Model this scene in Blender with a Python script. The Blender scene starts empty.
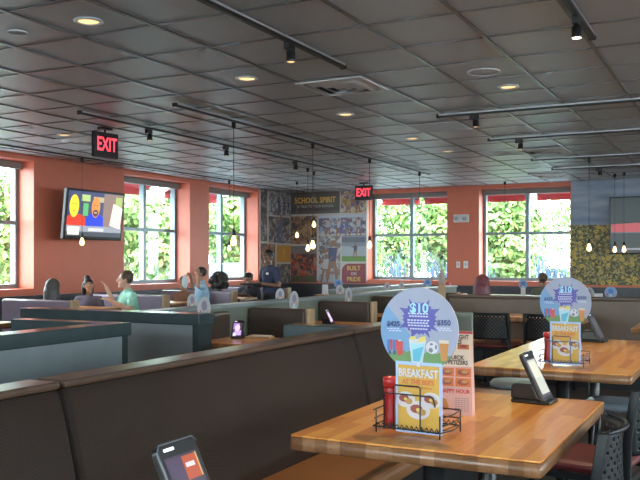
import bpy, bmesh, math, random
from mathutils import Vector, Matrix
random.seed(7)
S = bpy.context.scene
COL = S.collection
PI = math.pi

# ------------------------------------------------------------------ camera, sky, sun, exposure
cd = bpy.data.cameras.new('camera'); cam = bpy.data.objects.new('camera', cd); COL.objects.link(cam)
cam.location = (0, 0, 1.33)
cam.rotation_euler = (PI/2, 0, math.radians(27.247))
cd.sensor_width = 36; cd.lens = 835/640*36; cd.shift_y = 21/640
cd.clip_start = .05; cd.clip_end = 300
S.camera = cam

w = bpy.data.worlds.new('world'); S.world = w; w.use_nodes = True
bg = w.node_tree.nodes['Background']
bg.inputs[0].default_value = (.86, .94, 1.0, 1); bg.inputs[1].default_value = 13.0
sd = bpy.data.lights.new('sun', 'SUN'); sun = bpy.data.objects.new('sun', sd); COL.objects.link(sun)
sd.energy = 14; sd.angle = math.radians(1); sd.color = (1, .95, .85)
sun.rotation_euler = (math.radians(40), 0, math.radians(28))
S.view_settings.view_transform = 'Standard'; S.view_settings.look = 'None'
S.view_settings.exposure = 0.58; S.view_settings.gamma = 1; S.view_settings.use_curve_mapping = False
S.cycles.use_denoising = True
S.cycles.max_bounces = 10; S.cycles.diffuse_bounces = 6; S.cycles.transparent_max_bounces = 12
S.cycles.sample_clamp_indirect = 8
S.cycles.caustics_reflective = False; S.cycles.caustics_refractive = False

# ------------------------------------------------------------------ room numbers (metres)
XL, XR, YF, YB, HC = -8.75, 5.0, -3.0, 15.6, 2.78
RD = .42                                   # depth of the window reveals
SILL, HEAD = .95, 2.70

def portal(name, loc, rot, sx, sy):
    d = bpy.data.lights.new(name, 'AREA'); d.shape = 'RECTANGLE'; d.size = sx; d.size_y = sy
    d.energy = 1; d.cycles.is_portal = True
    o = bpy.data.objects.new(name, d); COL.objects.link(o); o.location = loc; o.rotation_euler = rot
LEFT_WIN = [(6.68, 8.40), (10.26, 12.0), (12.58, 14.28)]
BACK_WIN = [(-6.95, -5.25), (-4.61, -2.91)]
RIGHT_WIN = [(-2.2, 0.8), (1.6, 4.6), (5.4, 8.4), (9.4, 12.4)]
for (a, b) in LEFT_WIN: portal('daylight_portal', (XL-.1, (a+b)/2, (SILL+HEAD)/2), (0, -PI/2, 0), HEAD-SILL, b-a)
for (a, b) in BACK_WIN: portal('daylight_portal', ((a+b)/2, YB+.1, (SILL+HEAD)/2), (-PI/2, 0, 0), b-a, HEAD-SILL)
FRONT_WIN = [(-7.6, -5.0), (-4.0, -1.4), (-.4, 2.2)]  # unseen windows behind the camera, added to light camera-facing surfaces
for (a, b) in FRONT_WIN: portal('daylight_portal', ((a+b)/2, YF-.1, (SILL+HEAD)/2), (PI/2, 0, 0), b-a, HEAD-SILL)
for (a, b) in RIGHT_WIN: portal('daylight_portal', (XR+.1, (a+b)/2, (SILL+HEAD)/2), (0, PI/2, 0), HEAD-SILL, b-a)

# ------------------------------------------------------------------ materials
def mat(name, col, rough=.5, metal=0, var=0, scale=8, bump=0, bscale=60, emit=None, estr=0, coat=0, stretch=None, spec=None):
    m = bpy.data.materials.new(name); m.use_nodes = True
    nt = m.node_tree; p = nt.nodes['Principled BSDF']; N = nt.nodes; L = nt.links
    c = tuple(col) + (1,)
    p.inputs['Base Color'].default_value = c
    p.inputs['Roughness'].default_value = rough; p.inputs['Metallic'].default_value = metal
    if coat: p.inputs['Coat Weight'].default_value = coat; p.inputs['Coat Roughness'].default_value = .12
    if spec is not None: p.inputs['Specular IOR Level'].default_value = spec
    tc = N.new('ShaderNodeTexCoord'); mp = N.new('ShaderNodeMapping'); L.new(tc.outputs['Object'], mp.inputs[0])
    if stretch: mp.inputs['Scale'].default_value = stretch
    v = var if var else .04
    nz = N.new('ShaderNodeTexNoise'); nz.inputs['Scale'].default_value = scale; nz.inputs['Detail'].default_value = 4
    L.new(mp.outputs[0], nz.inputs[0])
    r = N.new('ShaderNodeValToRGB')
    r.color_ramp.elements[0].position = .3; r.color_ramp.elements[1].position = .7
    r.color_ramp.elements[0].color = tuple(max(0, x*(1-v)) for x in col) + (1,)
    r.color_ramp.elements[1].color = tuple(min(1, x*(1+v)) for x in col) + (1,)
    L.new(nz.outputs[0], r.inputs[0]); L.new(r.outputs[0], p.inputs['Base Color'])
    if bump:
        n2 = N.new('ShaderNodeTexNoise'); n2.inputs['Scale'].default_value = bscale; L.new(mp.outputs[0], n2.inputs[0])
        b = N.new('ShaderNodeBump'); b.inputs['Strength'].default_value = bump; b.inputs['Distance'].default_value = .01
        L.new(n2.outputs[0], b.inputs['Height']); L.new(b.outputs[0], p.inputs['Normal'])
    if emit is not None:
        p.inputs['Emission Color'].default_value = tuple(emit) + (1,); p.inputs['Emission Strength'].default_value = estr
    return m

def blotch(name, cols, scale=6, rough=.6, stretch=None, rnd=1.0, emit=0, detail=0):
    """a picture-like jumble of colour patches, as in a crowd photograph"""
    m = bpy.data.materials.new(name); m.use_nodes = True
    nt = m.node_tree; p = nt.nodes['Principled BSDF']; N = nt.nodes; L = nt.links
    p.inputs['Roughness'].default_value = rough
    tc = N.new('ShaderNodeTexCoord'); mp = N.new('ShaderNodeMapping'); L.new(tc.outputs['Object'], mp.inputs[0])
    if stretch: mp.inputs['Scale'].default_value = stretch
    nz = N.new('ShaderNodeTexNoise'); nz.inputs['Scale'].default_value = scale*1.6; L.new(mp.outputs[0], nz.inputs[0])
    mx = N.new('ShaderNodeMixRGB'); mx.inputs[0].default_value = .12
    L.new(mp.outputs[0], mx.inputs[1]); L.new(nz.outputs[1], mx.inputs[2])
    vo = N.new('ShaderNodeTexVoronoi'); vo.inputs['Scale'].default_value = scale; vo.inputs['Randomness'].default_value = rnd
    L.new(mx.outputs[0], vo.inputs[0])
    sp = N.new('ShaderNodeSeparateColor'); L.new(vo.outputs['Color'], sp.inputs[0])
    r = N.new('ShaderNodeValToRGB'); r.color_ramp.interpolation = 'CONSTANT'
    n = len(cols); e = r.color_ramp.elements
    while len(e) < n: e.new(.5)
    for i, c in enumerate(cols): e[i].position = i/n; e[i].color = tuple(c) + (1,)
    L.new(sp.outputs[0], r.inputs[0]); L.new(r.outputs[0], p.inputs['Base Color'])
    if emit:
        L.new(r.outputs[0], p.inputs['Emission Color']); p.inputs['Emission Strength'].default_value = emit
    return m

def wood_planks(name, c1, c2, c3, width=.045, rough=.22):
    m = bpy.data.materials.new(name); m.use_nodes = True
    nt = m.node_tree; p = nt.nodes['Principled BSDF']; N = nt.nodes; L = nt.links
    tc = N.new('ShaderNodeTexCoord'); sp = N.new('ShaderNodeSeparateXYZ'); L.new(tc.outputs['Object'], sp.inputs[0])
    dv = N.new('ShaderNodeMath'); dv.operation = 'DIVIDE'; dv.inputs[1].default_value = width; L.new(sp.outputs[0], dv.inputs[0])
    fl = N.new('ShaderNodeMath'); fl.operation = 'FLOOR'; L.new(dv.outputs[0], fl.inputs[0])
    # staggered board ends along y
    wn0 = N.new('ShaderNodeTexWhiteNoise'); wn0.noise_dimensions = '1D'; L.new(fl.outputs[0], wn0.inputs['W'])
    yy = N.new('ShaderNodeMath'); yy.operation = 'MULTIPLY_ADD'; yy.inputs[1].default_value = 2.2
    L.new(sp.outputs[1], yy.inputs[0]); L.new(wn0.outputs[0], yy.inputs[2])
    fy = N.new('ShaderNodeMath'); fy.operation = 'FLOOR'; L.new(yy.outputs[0], fy.inputs[0])
    cb = N.new('ShaderNodeCombineXYZ'); L.new(fl.outputs[0], cb.inputs[0]); L.new(fy.outputs[0], cb.inputs[1])
    wn = N.new('ShaderNodeTexWhiteNoise'); wn.noise_dimensions = '3D'; L.new(cb.outputs[0], wn.inputs[0])
    r = N.new('ShaderNodeValToRGB'); e = r.color_ramp.elements; e.new(.5)
    for i, c in enumerate((c1, c2, c3)): e[i].position = (.05, .5, .95)[i]; e[i].color = tuple(c) + (1,)
    L.new(wn.outputs[0], r.inputs[0])
    mp = N.new('ShaderNodeMapping'); mp.inputs['Scale'].default_value = (60, 3, 60); L.new(tc.outputs['Object'], mp.inputs[0])
    nz = N.new('ShaderNodeTexNoise'); nz.inputs['Scale'].default_value = 1.4; nz.inputs['Detail'].default_value = 5; L.new(mp.outputs[0], nz.inputs[0])
    mx = N.new('ShaderNodeMixRGB'); mx.blend_type = 'OVERLAY'; mx.inputs[0].default_value = .35
    L.new(r.outputs[0], mx.inputs[1]); L.new(nz.outputs[0], mx.inputs[2]); L.new(mx.outputs[0], p.inputs['Base Color'])
    p.inputs['Roughness'].default_value = rough; p.inputs['Coat Weight'].default_value = .35; p.inputs['Coat Roughness'].default_value = .13; p.inputs['Specular IOR Level'].default_value = .4
    return m

def vinyl(name, col, rough=.38, k=330, strength=.35):
    """embossed basket-weave vinyl: tiny pips in a grid"""
    m = bpy.data.materials.new(name); m.use_nodes = True
    nt = m.node_tree; p = nt.nodes['Principled BSDF']; N = nt.nodes; L = nt.links
    tc = N.new('ShaderNodeTexCoord'); sp = N.new('ShaderNodeSeparateXYZ'); L.new(tc.outputs['Object'], sp.inputs[0])
    def sn(sock):
        a = N.new('ShaderNodeMath'); a.operation = 'MULTIPLY'; a.inputs[1].default_value = k; L.new(sock, a.inputs[0])
        b = N.new('ShaderNodeMath'); b.operation = 'SINE'; L.new(a.outputs[0], b.inputs[0]); return b.outputs[0]
    ad = N.new('ShaderNodeMath'); ad.operation = 'ADD'; L.new(sp.outputs[0], ad.inputs[0]); L.new(sp.outputs[1], ad.inputs[1])
    ml = N.new('ShaderNodeMath'); ml.operation = 'MULTIPLY'; L.new(sn(ad.outputs[0]), ml.inputs[0]); L.new(sn(sp.outputs[2]), ml.inputs[1])
    b = N.new('ShaderNodeBump'); b.inputs['Strength'].default_value = strength; b.inputs['Distance'].default_value = .004
    L.new(ml.outputs[0], b.inputs['Height']); L.new(b.outputs[0], p.inputs['Normal'])
    nz = N.new('ShaderNodeTexNoise'); nz.inputs['Scale'].default_value = 3; L.new(tc.outputs['Object'], nz.inputs[0])
    r = N.new('ShaderNodeValToRGB'); r.color_ramp.elements[0].color = tuple(x*.9 for x in col)+(1,); r.color_ramp.elements[1].color = tuple(x*1.1 for x in col)+(1,)
    L.new(nz.outputs[0], r.inputs[0]); L.new(r.outputs[0], p.inputs['Base Color'])
    p.inputs['Roughness'].default_value = rough
    return m

def glass_mat():
    m = bpy.data.materials.new('window_glass'); m.use_nodes = True
    nt = m.node_tree; N = nt.nodes; L = nt.links
    N.remove(N['Principled BSDF']); out = N['Material Output']
    t = N.new('ShaderNodeBsdfTransparent'); t.inputs[0].default_value = (.93, .97, .96, 1)
    g = N.new('ShaderNodeBsdfGlossy'); g.inputs['Roughness'].default_value = .03
    lw = N.new('ShaderNodeLayerWeight'); lw.inputs[0].default_value = .5
    pw = N.new('ShaderNodeMath'); pw.operation = 'POWER'; pw.inputs[1].default_value = 4; L.new(lw.outputs['Facing'], pw.inputs[0])
    f = N.new('ShaderNodeMath'); f.operation = 'MULTIPLY_ADD'; f.inputs[1].default_value = .6; f.inputs[2].default_value = .04; L.new(pw.outputs[0], f.inputs[0])
    mx = N.new('ShaderNodeMixShader'); L.new(f.outputs[0], mx.inputs[0]); L.new(t.outputs[0], mx.inputs[1]); L.new(g.outputs[0], mx.inputs[2])
    L.new(mx.outputs[0], out.inputs[0]); return m

def sunflower_mat():
    m = bpy.data.materials.new('sunflower_field_print'); m.use_nodes = True
    nt = m.node_tree; p = nt.nodes['Principled BSDF']; N = nt.nodes; L = nt.links
    p.inputs['Roughness'].default_value = .5
    tc = N.new('ShaderNodeTexCoord'); sp = N.new('ShaderNodeSeparateXYZ'); L.new(tc.outputs['Object'], sp.inputs[0])
    # sky with cloud bands
    mp = N.new('ShaderNodeMapping'); mp.inputs['Scale'].default_value = (.7, 1, 3.5); L.new(tc.outputs['Object'], mp.inputs[0])
    nz = N.new('ShaderNodeTexNoise'); nz.inputs['Scale'].default_value = 1.6; nz.inputs['Detail'].default_value = 4; L.new(mp.outputs[0], nz.inputs[0])
    rs = N.new('ShaderNodeValToRGB'); e = rs.color_ramp.elements
    e[0].position = .35; e[0].color = (.19, .25, .35, 1); e[1].position = .7; e[1].color = (.42, .46, .54, 1); L.new(nz.outputs[0], rs.inputs[0])
    # field: yellow heads among dark leaves
    vo = N.new('ShaderNodeTexVoronoi'); vo.inputs['Scale'].default_value = 10; L.new(tc.outputs['Object'], vo.inputs[0])
    v2 = N.new('ShaderNodeTexVoronoi'); v2.inputs['Scale'].default_value = 34; L.new(tc.outputs['Object'], v2.inputs[0])
    sc = N.new('ShaderNodeSeparateColor'); L.new(vo.outputs['Color'], sc.inputs[0])
    s2 = N.new('ShaderNodeSeparateColor'); L.new(v2.outputs['Color'], s2.inputs[0])
    rl = N.new('ShaderNodeValToRGB'); rl.color_ramp.interpolation = 'CONSTANT'; e = rl.color_ramp.elements
    cols = [(.06, .065, .035), (.15, .14, .06), (.32, .25, .09), (.08, .085, .04), (.22, .19, .09), (.46, .36, .14)]
    while len(e) < len(cols): e.new(.5)
    for i, c in enumerate(cols): e[i].position = i/len(cols); e[i].color = c + (1,)
    L.new(s2.outputs[0], rl.inputs[0])
    rh = N.new('ShaderNodeValToRGB'); rh.color_ramp.interpolation = 'CONSTANT'; e = rh.color_ramp.elements
    e[0].color = (.20, .12, .04, 1); e[1].position = .13; e[1].color = (.55, .37, .08, 1); L.new(vo.outputs['Distance'], rh.inputs[0])
    near = N.new('ShaderNodeMath'); near.operation = 'LESS_THAN'; near.inputs[1].default_value = .40; L.new(vo.outputs['Distance'], near.inputs[0])
    pick = N.new('ShaderNodeMath'); pick.operation = 'GREATER_THAN'; pick.inputs[1].default_value = .38; L.new(sc.outputs[0], pick.inputs[0])
    both = N.new('ShaderNodeMath'); both.operation = 'MULTIPLY'; L.new(near.outputs[0], both.inputs[0]); L.new(pick.outputs[0], both.inputs[1])
    rf = N.new('ShaderNodeMixRGB'); L.new(both.outputs[0], rf.inputs[0]); L.new(rl.outputs[0], rf.inputs[1]); L.new(rh.outputs[0], rf.inputs[2])
    gt = N.new('ShaderNodeMath'); gt.operation = 'GREATER_THAN'; gt.inputs[1].default_value = 1.98; L.new(sp.outputs[2], gt.inputs[0])
    mx = N.new('ShaderNodeMixRGB'); L.new(gt.outputs[0], mx.inputs[0]); L.new(rf.outputs[0], mx.inputs[1]); L.new(rs.outputs[0], mx.inputs[2])
    L.new(mx.outputs[0], p.inputs['Base Color'])
    return m

M = {}
M['tile'] = mat('ceiling_tile', (.53, .585, .61), .42, spec=.55, var=.06, scale=140)
M['grid'] = mat('ceiling_grid_metal', (.20, .20, .205), .30, metal=.55)
M['orange'] = mat('terracotta_paint', (.63, .165, .095), .45, var=.03, bump=.05, bscale=90)
M['plain'] = mat('tan_paint', (.45, .38, .32), .6)
M['floor'] = mat('dark_floor', (.07, .055, .045), .4, var=.2, scale=2)
M['wains'] = mat('dark_wainscot', (.055, .055, .065), .3, var=.1)
M['frame'] = mat('window_aluminium', (.20, .27, .30), .35, metal=.35)
M['cassette'] = mat('grey_shade_cassette', (.20, .21, .20), .5)
M['glass'] = glass_mat()
M['oak'] = wood_planks('honey_oak_strips', (.56, .21, .045), (.72, .31, .07), (.82, .41, .11), rough=.33)
M['oak_edge'] = wood_planks('oak_edge_blocks', (.16, .07, .03), (.24, .115, .05), (.32, .16, .08), rough=.35)
M['tan'] = mat('tan_wood', (.38, .25, .14), .4, var=.15, scale=20, stretch=(6, 6, 1))
M['railwood'] = mat('walnut_rail', (.085, .052, .036), .3, var=.15, scale=16)
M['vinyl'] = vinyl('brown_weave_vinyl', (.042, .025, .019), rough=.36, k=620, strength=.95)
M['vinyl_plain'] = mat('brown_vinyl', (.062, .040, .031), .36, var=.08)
M['seatv'] = mat('orange_sheen_seat_vinyl', (.30, .125, .045), .35, var=.08)  # orange reflection on the seats put into the vinyl's base colour
M['lav'] = mat('plum_vinyl', (.24, .20, .26), .22, var=.06)  # plum vinyl lightened, window glare put into its base colour
M['slate'] = mat('dark_slate_cap', (.035, .055, .06), .22, var=.08)
M['panel'] = mat('grey_laminate', (.21, .25, .27), .42, var=.05)
M['greenband'] = mat('grey_green_laminate', (.16, .18, .15), .35, var=.05)
M['black'] = mat('black_metal', (.022, .022, .024), .35, metal=.3)
M['blackplastic'] = mat('black_plastic', (.015, .015, .017), .35)
M['chairmetal'] = mat('black_chair_steel', (.010, .013, .016), .38, spec=.22)
M['redvinyl'] = mat('dark_red_vinyl', (.11, .018, .02), .4)
M['greyvinyl'] = mat('blue_grey_vinyl', (.17, .21, .25), .35)
M['white'] = mat('white_plastic', (.75, .75, .73), .45)
M['ventw'] = mat('vent_white', (.74, .75, .75), .45)
M['dark'] = mat('vent_dark', (.03, .03, .03), .7)
M['chrome'] = mat('track_silver', (.6, .6, .6), .35, metal=.6)
M['red'] = mat('ketchup_red', (.33, .012, .016), .3)
M['redtrans'] = mat('red_plastic', (.42, .02, .022), .3)
M['exitred'] = mat('exit_letters', (.8, .02, .03), .4, emit=(1, .05, .08), estr=1.6)
M['bulb'] = mat('warm_bulb', (1, .8, .5), .3, emit=(1, .60, .22), estr=4.5)
M['canlens'] = mat('can_lens', (1, .8, .5), .3, emit=(1, .62, .26), estr=1.1)
M['canoff'] = mat('can_lens_dim', (.6, .6, .58), .4)
M['spotlens'] = mat('spot_lens', (1, .85, .6), .3, emit=(1, .78, .5), estr=14)
M['spotdim'] = mat('spot_lens_dim', (.8, .6, .35), .3, emit=(1, .65, .3), estr=1.0)
M['awning'] = mat('red_awning', (.30, .03, .04), .7)
M['pave'] = mat('pale_pavement', (.24, .27, .30), .8, var=.1, scale=.8)
M['leaf'] = mat('leaf_green', (.105, .22, .055), .6, var=.45, scale=1.2)
M['leaf2'] = mat('leaf_yellow_green', (.17, .265, .07), .6, var=.4, scale=1.2)
M['leafb'] = mat('leaf_blue_green', (.045, .09, .15), .55, var=.3, scale=2)
M['bark'] = mat('bark', (.12, .08, .05), .8, var=.3)
M['carpaint'] = mat('pale_blue_car_paint', (.35, .50, .65), .25)
M['carglass'] = mat('car_glass', (.05, .07, .09), .1)
M['rubber'] = mat('tyre', (.02, .02, .02), .8)
M['hull'] = mat('white_fence', (.7, .74, .78), .6)

# ------------------------------------------------------------------ mesh helpers
class MB:
    def __init__(s): s.bm = bmesh.new(); s.mats = []; s.cur = 0
    def use(s, m):
        if m not in s.mats: s.mats.append(m)
        s.cur = s.mats.index(m); return s
    def _tag(s, faces):
        for f in faces: f.material_index = s.cur
    def _new(s, before):
        for f in s.bm.faces:
            if f.index == -1 or f.index >= before: pass
    def face(s, pts):
        f = s.bm.faces.new([s.bm.verts.new(p) for p in pts]); f.material_index = s.cur; return f
    def box(s, c, d, rot=None):
        x, y, z = d[0]/2, d[1]/2, d[2]/2
        P = [Vector(p) for p in ((-x,-y,-z),(x,-y,-z),(x,y,-z),(-x,y,-z),(-x,-y,z),(x,-y,z),(x,y,z),(-x,y,z))]
        if rot is not None: P = [rot @ p for p in P]
        v = [s.bm.verts.new(Vector(c)+p) for p in P]
        for q in ((0,3,2,1),(4,5,6,7),(0,1,5,4),(1,2,6,5),(2,3,7,6),(3,0,4,7)):
            s.bm.faces.new([v[i] for i in q]).material_index = s.cur
        return s
    def span(s, a, b):
        return s.box([(a[i]+b[i])/2 for i in range(3)], [abs(b[i]-a[i]) for i in range(3)])
    def ring_sweep(s, rings, cap=True):
        vs = [[s.bm.verts.new(p) for p in r] for r in rings]; n = len(vs[0])
        for a, b in zip(vs, vs[1:]):
            for i in range(n):
                f = s.bm.faces.new((a[i], a[(i+1)%n], b[(i+1)%n], b[i])); f.material_index = s.cur; f.smooth = True
        if cap:
            s.bm.faces.new(vs[0][::-1]).material_index = s.cur; s.bm.faces.new(vs[-1]).material_index = s.cur
        return s
    def lathe(s, prof, c=(0,0,0), n=20, axis=None):
        R = Matrix.Identity(3) if axis is None else Vector((0,0,1)).rotation_difference(Vector(axis)).to_matrix()
        rings = [[Vector(c) + R @ Vector((max(r,1e-4)*math.cos(2*PI*i/n), max(r,1e-4)*math.sin(2*PI*i/n), z)) for i in range(n)] for r, z in prof]
        return s.ring_sweep(rings)
    def rod(s, a, b, r, r2=None, n=10):
        a, b = Vector(a), Vector(b); d = b-a
        return s.lathe([(r, 0), (r2 if r2 is not None else r, d.length)], a, n, d)
    def tube(s, pts, r, n=8, closed=False):
        pts = [Vector(p) for p in pts]; rings = []; N = len(pts); up = None
        for i, p in enumerate(pts):
            a = pts[i-1] if (i or closed) else pts[i]; b = pts[(i+1)%N] if (i < N-1 or closed) else pts[i]
            t = (b-a).normalized()
            if up is None: up = t.orthogonal().normalized()
            up = (up - t*up.dot(t)).normalized(); v = t.cross(up)
            rings.append([p + r*(math.cos(2*PI*k/n)*up + math.sin(2*PI*k/n)*v) for k in range(n)])
        if closed: rings.append(rings[0])
        return s.ring_sweep(rings, cap=not closed)
    def ball(s, c, r, n=12, m=8):
        r = (r, r, r) if not hasattr(r, '__len__') else r
        rings = []
        for j in range(m+1):
            t = -PI/2 + PI*j/m; cr = max(math.cos(t), 1e-3)
            rings.append([Vector((c[0]+r[0]*cr*math.cos(2*PI*i/n), c[1]+r[1]*cr*math.sin(2*PI*i/n), c[2]+r[2]*math.sin(t))) for i in range(n)])
        return s.ring_sweep(rings)
    def prism(s, pts, f, d):
        """polygon pts (2D) lifted by f(u,v)->Vector, extruded along Vector d"""
        d = Vector(d); lo = [s.bm.verts.new(f(*p)) for p in pts]; hi = [s.bm.verts.new(Vector(f(*p))+d) for p in pts]; n = len(pts)
        s.bm.faces.new(lo[::-1]).material_index = s.cur; s.bm.faces.new(hi).material_index = s.cur
        for i in range(n): s.bm.faces.new((lo[i], lo[(i+1)%n], hi[(i+1)%n], hi[i])).material_index = s.cur
        return s
    def art(s, pts, layer=1, eps=.0006):
        """flat print in the x-z plane facing -y"""
        f = s.bm.faces.new([s.bm.verts.new((p[0], -layer*eps, p[1])) for p in pts]); f.material_index = s.cur
        return s
    def build(s, name, m=None, parent=None, bevel=0, smooth=False, loc=None, rotz=None, seg=2, fix=True):
        if fix: bmesh.ops.recalc_face_normals(s.bm, faces=s.bm.faces[:])
        me = bpy.data.meshes.new(name); s.bm.to_mesh(me); s.bm.free()
        for k in (s.mats if s.mats else [m]): me.materials.append(k)
        if smooth:
            for p in me.polygons: p.use_smooth = True
        o = bpy.data.objects.new(name, me); COL.objects.link(o)
        if parent: o.parent = parent
        if loc: o.location = loc
        if rotz is not None: o.rotation_euler.z = rotz
        if bevel:
            b = o.modifiers.new('bevel', 'BEVEL'); b.width = bevel; b.segments = seg; b.limit_method = 'ANGLE'
        return o

def tag(o, label, cat, group=None, kind=None):
    if label: o['label'] = label
    if cat: o['category'] = cat
    if group: o['group'] = group
    if kind: o['kind'] = kind
    return o
def thing(name, label, cat, loc=(0,0,0), rz=0, group=None, scale=1):
    o = bpy.data.objects.new(name, None); COL.objects.link(o); o.location = loc; o.rotation_euler.z = rz
    if scale != 1: o.scale = (scale,)*3
    o.empty_display_size = .1
    return tag(o, label, cat, group)
def dup(root, loc, rz=None, label=None, group=None):
    r = root.copy(); COL.objects.link(r); r.location = loc
    if rz is not None: r.rotation_euler.z = rz
    if label: r['label'] = label
    if group: r['group'] = group
    for ch in list(root.children):
        c = ch.copy(); COL.objects.link(c); c.parent = r
        for g in ch.children:
            d = g.copy(); COL.objects.link(d); d.parent = c
    return r
def struct(mb, name, m=None, parent=None, **k):
    o = mb.build(name, m, parent, **k)
    if not parent: o['kind'] = 'structure'
    return o
def text(txt, size, m, parent, loc, name='lettering', align='CENTER', bold=0, sx=1, extrude=.0004, rotx=PI/2, rotz=0):
    cu = bpy.data.curves.new('lettering', 'FONT'); cu.body = txt; cu.size = size; cu.align_x = align; cu.align_y = 'CENTER'
    cu.extrude = extrude; cu.offset = bold; cu.resolution_u = 3
    t = bpy.data.objects.new('lettering', cu); COL.objects.link(t)
    dg = bpy.context.evaluated_depsgraph_get(); me = bpy.data.meshes.new_from_object(t.evaluated_get(dg))
    bpy.data.objects.remove(t); bpy.data.curves.remove(cu)
    me.materials.clear(); me.materials.append(m)
    o = bpy.data.objects.new(name, me); COL.objects.link(o); o.parent = parent; o.location = loc
    o.rotation_euler = (rotx, 0, rotz); o.scale = (sx, 1, 1); return o

def circle(cx, cz, r, n=24, rz=None, a0=0, a1=2*PI):
    return [(cx + r*math.cos(a0+(a1-a0)*i/n), cz + (rz or r)*math.sin(a0+(a1-a0)*i/n)) for i in range(n)]
def rect(x0, z0, x1, z1): return [(x0, z0), (x1, z0), (x1, z1), (x0, z1)]

# ------------------------------------------------------------------ the setting
struct(MB().span((XL-.4, YF-.2, -.1), (XR+.4, YB+.4, 0)), 'floor', M['floor'])
struct(MB().span((XL-.4, YF-.2, HC), (XR+.4, YB+.4, HC+.2)), 'ceiling', M['tile'])
g = MB()
x = -3.83 - .578*8
while x < XR:
    if x > XL: g.span((x-.011, YF, HC-.012), (x+.011, YB, HC-.001))
    x += .578
y = 4.08 - .602*11
while y < YB:
    if y > YF: g.span((XL, y-.009, HC-.008), (XR, y+.009, HC-.001))
    y += .602
struct(g, 'trim_1', M['grid'])           # the T-bar grid of the ceiling

def wall(name, axis, pos, out, a0, a1, wins, m):
    """wall along axis ('x' or 'y') at pos, thickness RD to the side out (+1/-1), with window openings"""
    mb = MB()
    def seg(a, b, z0, z1):
        p, q = pos, pos + out*RD
        if axis == 'y': mb.span((p, a, z0), (q, b, z1))
        else: mb.span((a, p, z0), (b, q, z1))
    cur = a0
    for (a, b) in wins:
        seg(cur, a, 0, HC); seg(a, b, 0, SILL); seg(a, b, HEAD, HC); cur = b
    seg(cur, a1, 0, HC)
    return struct(mb, name, m)
wall('wall_left', 'y', XL, -1, YF, YB+RD, LEFT_WIN, M['orange'])
wall('wall_back', 'x', YB, 1, XL, XR, BACK_WIN, M['orange'])
wall('wall_right', 'y', XR, 1, YF, YB+RD, RIGHT_WIN, M['orange'])
wall('wall_front', 'x', YF, -1, XL, XR, FRONT_WIN, M['plain'])
# wainscot and ledge below the sills
struct(MB().span((XL, YF, 0), (XL+.03, YB, .80)).span((XL, YF, .80), (XL+.07, YB, .86)), 'trim_2', M['wains'])
struct(MB().span((XL+.03, YB-.03, 0), (XR, YB, .80)).span((XL+.07, YB-.07, .80), (XR, YB, .86)), 'trim_3', M['wains'])

def window(n, axis, pos, out, a, b):
    """aluminium window two panes wide and two high, set at the outer side of the reveal"""
    def P(u, d, z): return (pos + out*d, u, z) if axis == 'y' else (u, pos + out*d, z)
    d0, d1 = RD-.13, RD-.03; fw = .055
    f = MB()
    def bar(u0, u1, z0, z1, e0=d0, e1=d1): f.span(P(u0, e0, z0), P(u1, e1, z1))
    bar(a, b, SILL, SILL+.06); bar(a, b, HEAD-.06, HEAD)
    bar(a, a+fw, SILL+.06, HEAD-.06); bar(b-fw, b, SILL+.06, HEAD-.06)
    mid = (a+b)/2; zm = 1.86
    bar(mid-.035, mid+.035, SILL+.06, HEAD-.06)
    bar(a+fw, mid-.035, zm-.025, zm+.025, d0+.01); bar(mid+.035, b-fw, zm-.025, zm+.025, d0+.01)
    o = struct(f, 'window_%d' % n, M['frame'], bevel=.004, seg=1)
    MB().span(P(a+.03, RD-.075, SILL+.03), P(b-.03, RD-.07, HEAD-.03)).build('pane', M['glass'], o)
    MB().span(P(a+.005, d0-.09, HEAD-.10), P(b-.005, d0-.005, HEAD-.002)).build('shade_cassette', M['cassette'], o, bevel=.01)
n = 1
for (a, b) in LEFT_WIN: window(n, 'y', XL, -1, a, b); n += 1
for (a, b) in BACK_WIN: window(n, 'x', YB, 1, a, b); n += 1
for (a, b) in FRONT_WIN: window(n, 'x', YF, -1, a, b); n += 1
for (a, b) in RIGHT_WIN: window(n, 'y', XR, 1, a, b); n += 1

# outdoors: pavement
struct(MB().span((-60, -40, -.25), (40, 70, -.12)), 'ground', M['pave'])

# ------------------------------------------------------------------ ceiling fittings
def can_light(x, y, r, label, lit=True):
    t = thing('recessed_light', label, 'ceiling light', (x, y, HC-.002), group='recessed ceiling lights')
    MB().lathe([(r, 0), (r+.004, -.006), (r*.78, -.012), (r*.74, -.004), (r*.74, 0)], n=28).build('trim_ring', M['ventw'], t, smooth=True)
    MB().lathe([(.001, -.003), (r*.73, -.003), (r*.73, -.001), (.001, -.001)], n=28).build('lens', M['canlens'] if lit else M['canoff'], t)
    if lit:
        d = bpy.data.lights.new('can_glow', 'SPOT'); d.energy = 12; d.color = (1, .72, .42); d.spot_size = 2.0; d.spot_blend = .6; d.shadow_soft_size = .06
        l = bpy.data.objects.new('can_glow', d); COL.objects.link(l); l.parent = t; l.location = (0, 0, -.03)
    return t
for (x, y, lab) in [(-3.54, 3.83, 'lit amber recessed light nearest the camera, at the upper left of the ceiling'),
                    (-3.54, 5.61, 'amber recessed light left of the black track spotlight, second in its row'),
                    (-3.54, 7.42, 'small amber recessed light just below and right of the square air vent'),
                    (-3.54, 9.24, 'recessed light beyond the square air vent, fourth in the aisle row'),
                    (-3.54, 10.55, 'recessed light far down the aisle row, beside the flat pale ceiling panel'),
                    (-3.54, 11.89, 'farthest recessed light of the aisle row over the back booths'),
                    (-6.98, 7.16, 'amber recessed light by the left exit sign'),
                    (-1.78, 6.87, 'small amber recessed light behind the big white ceiling speaker')]:
    can_light(x, y, .085, lab)
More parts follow.
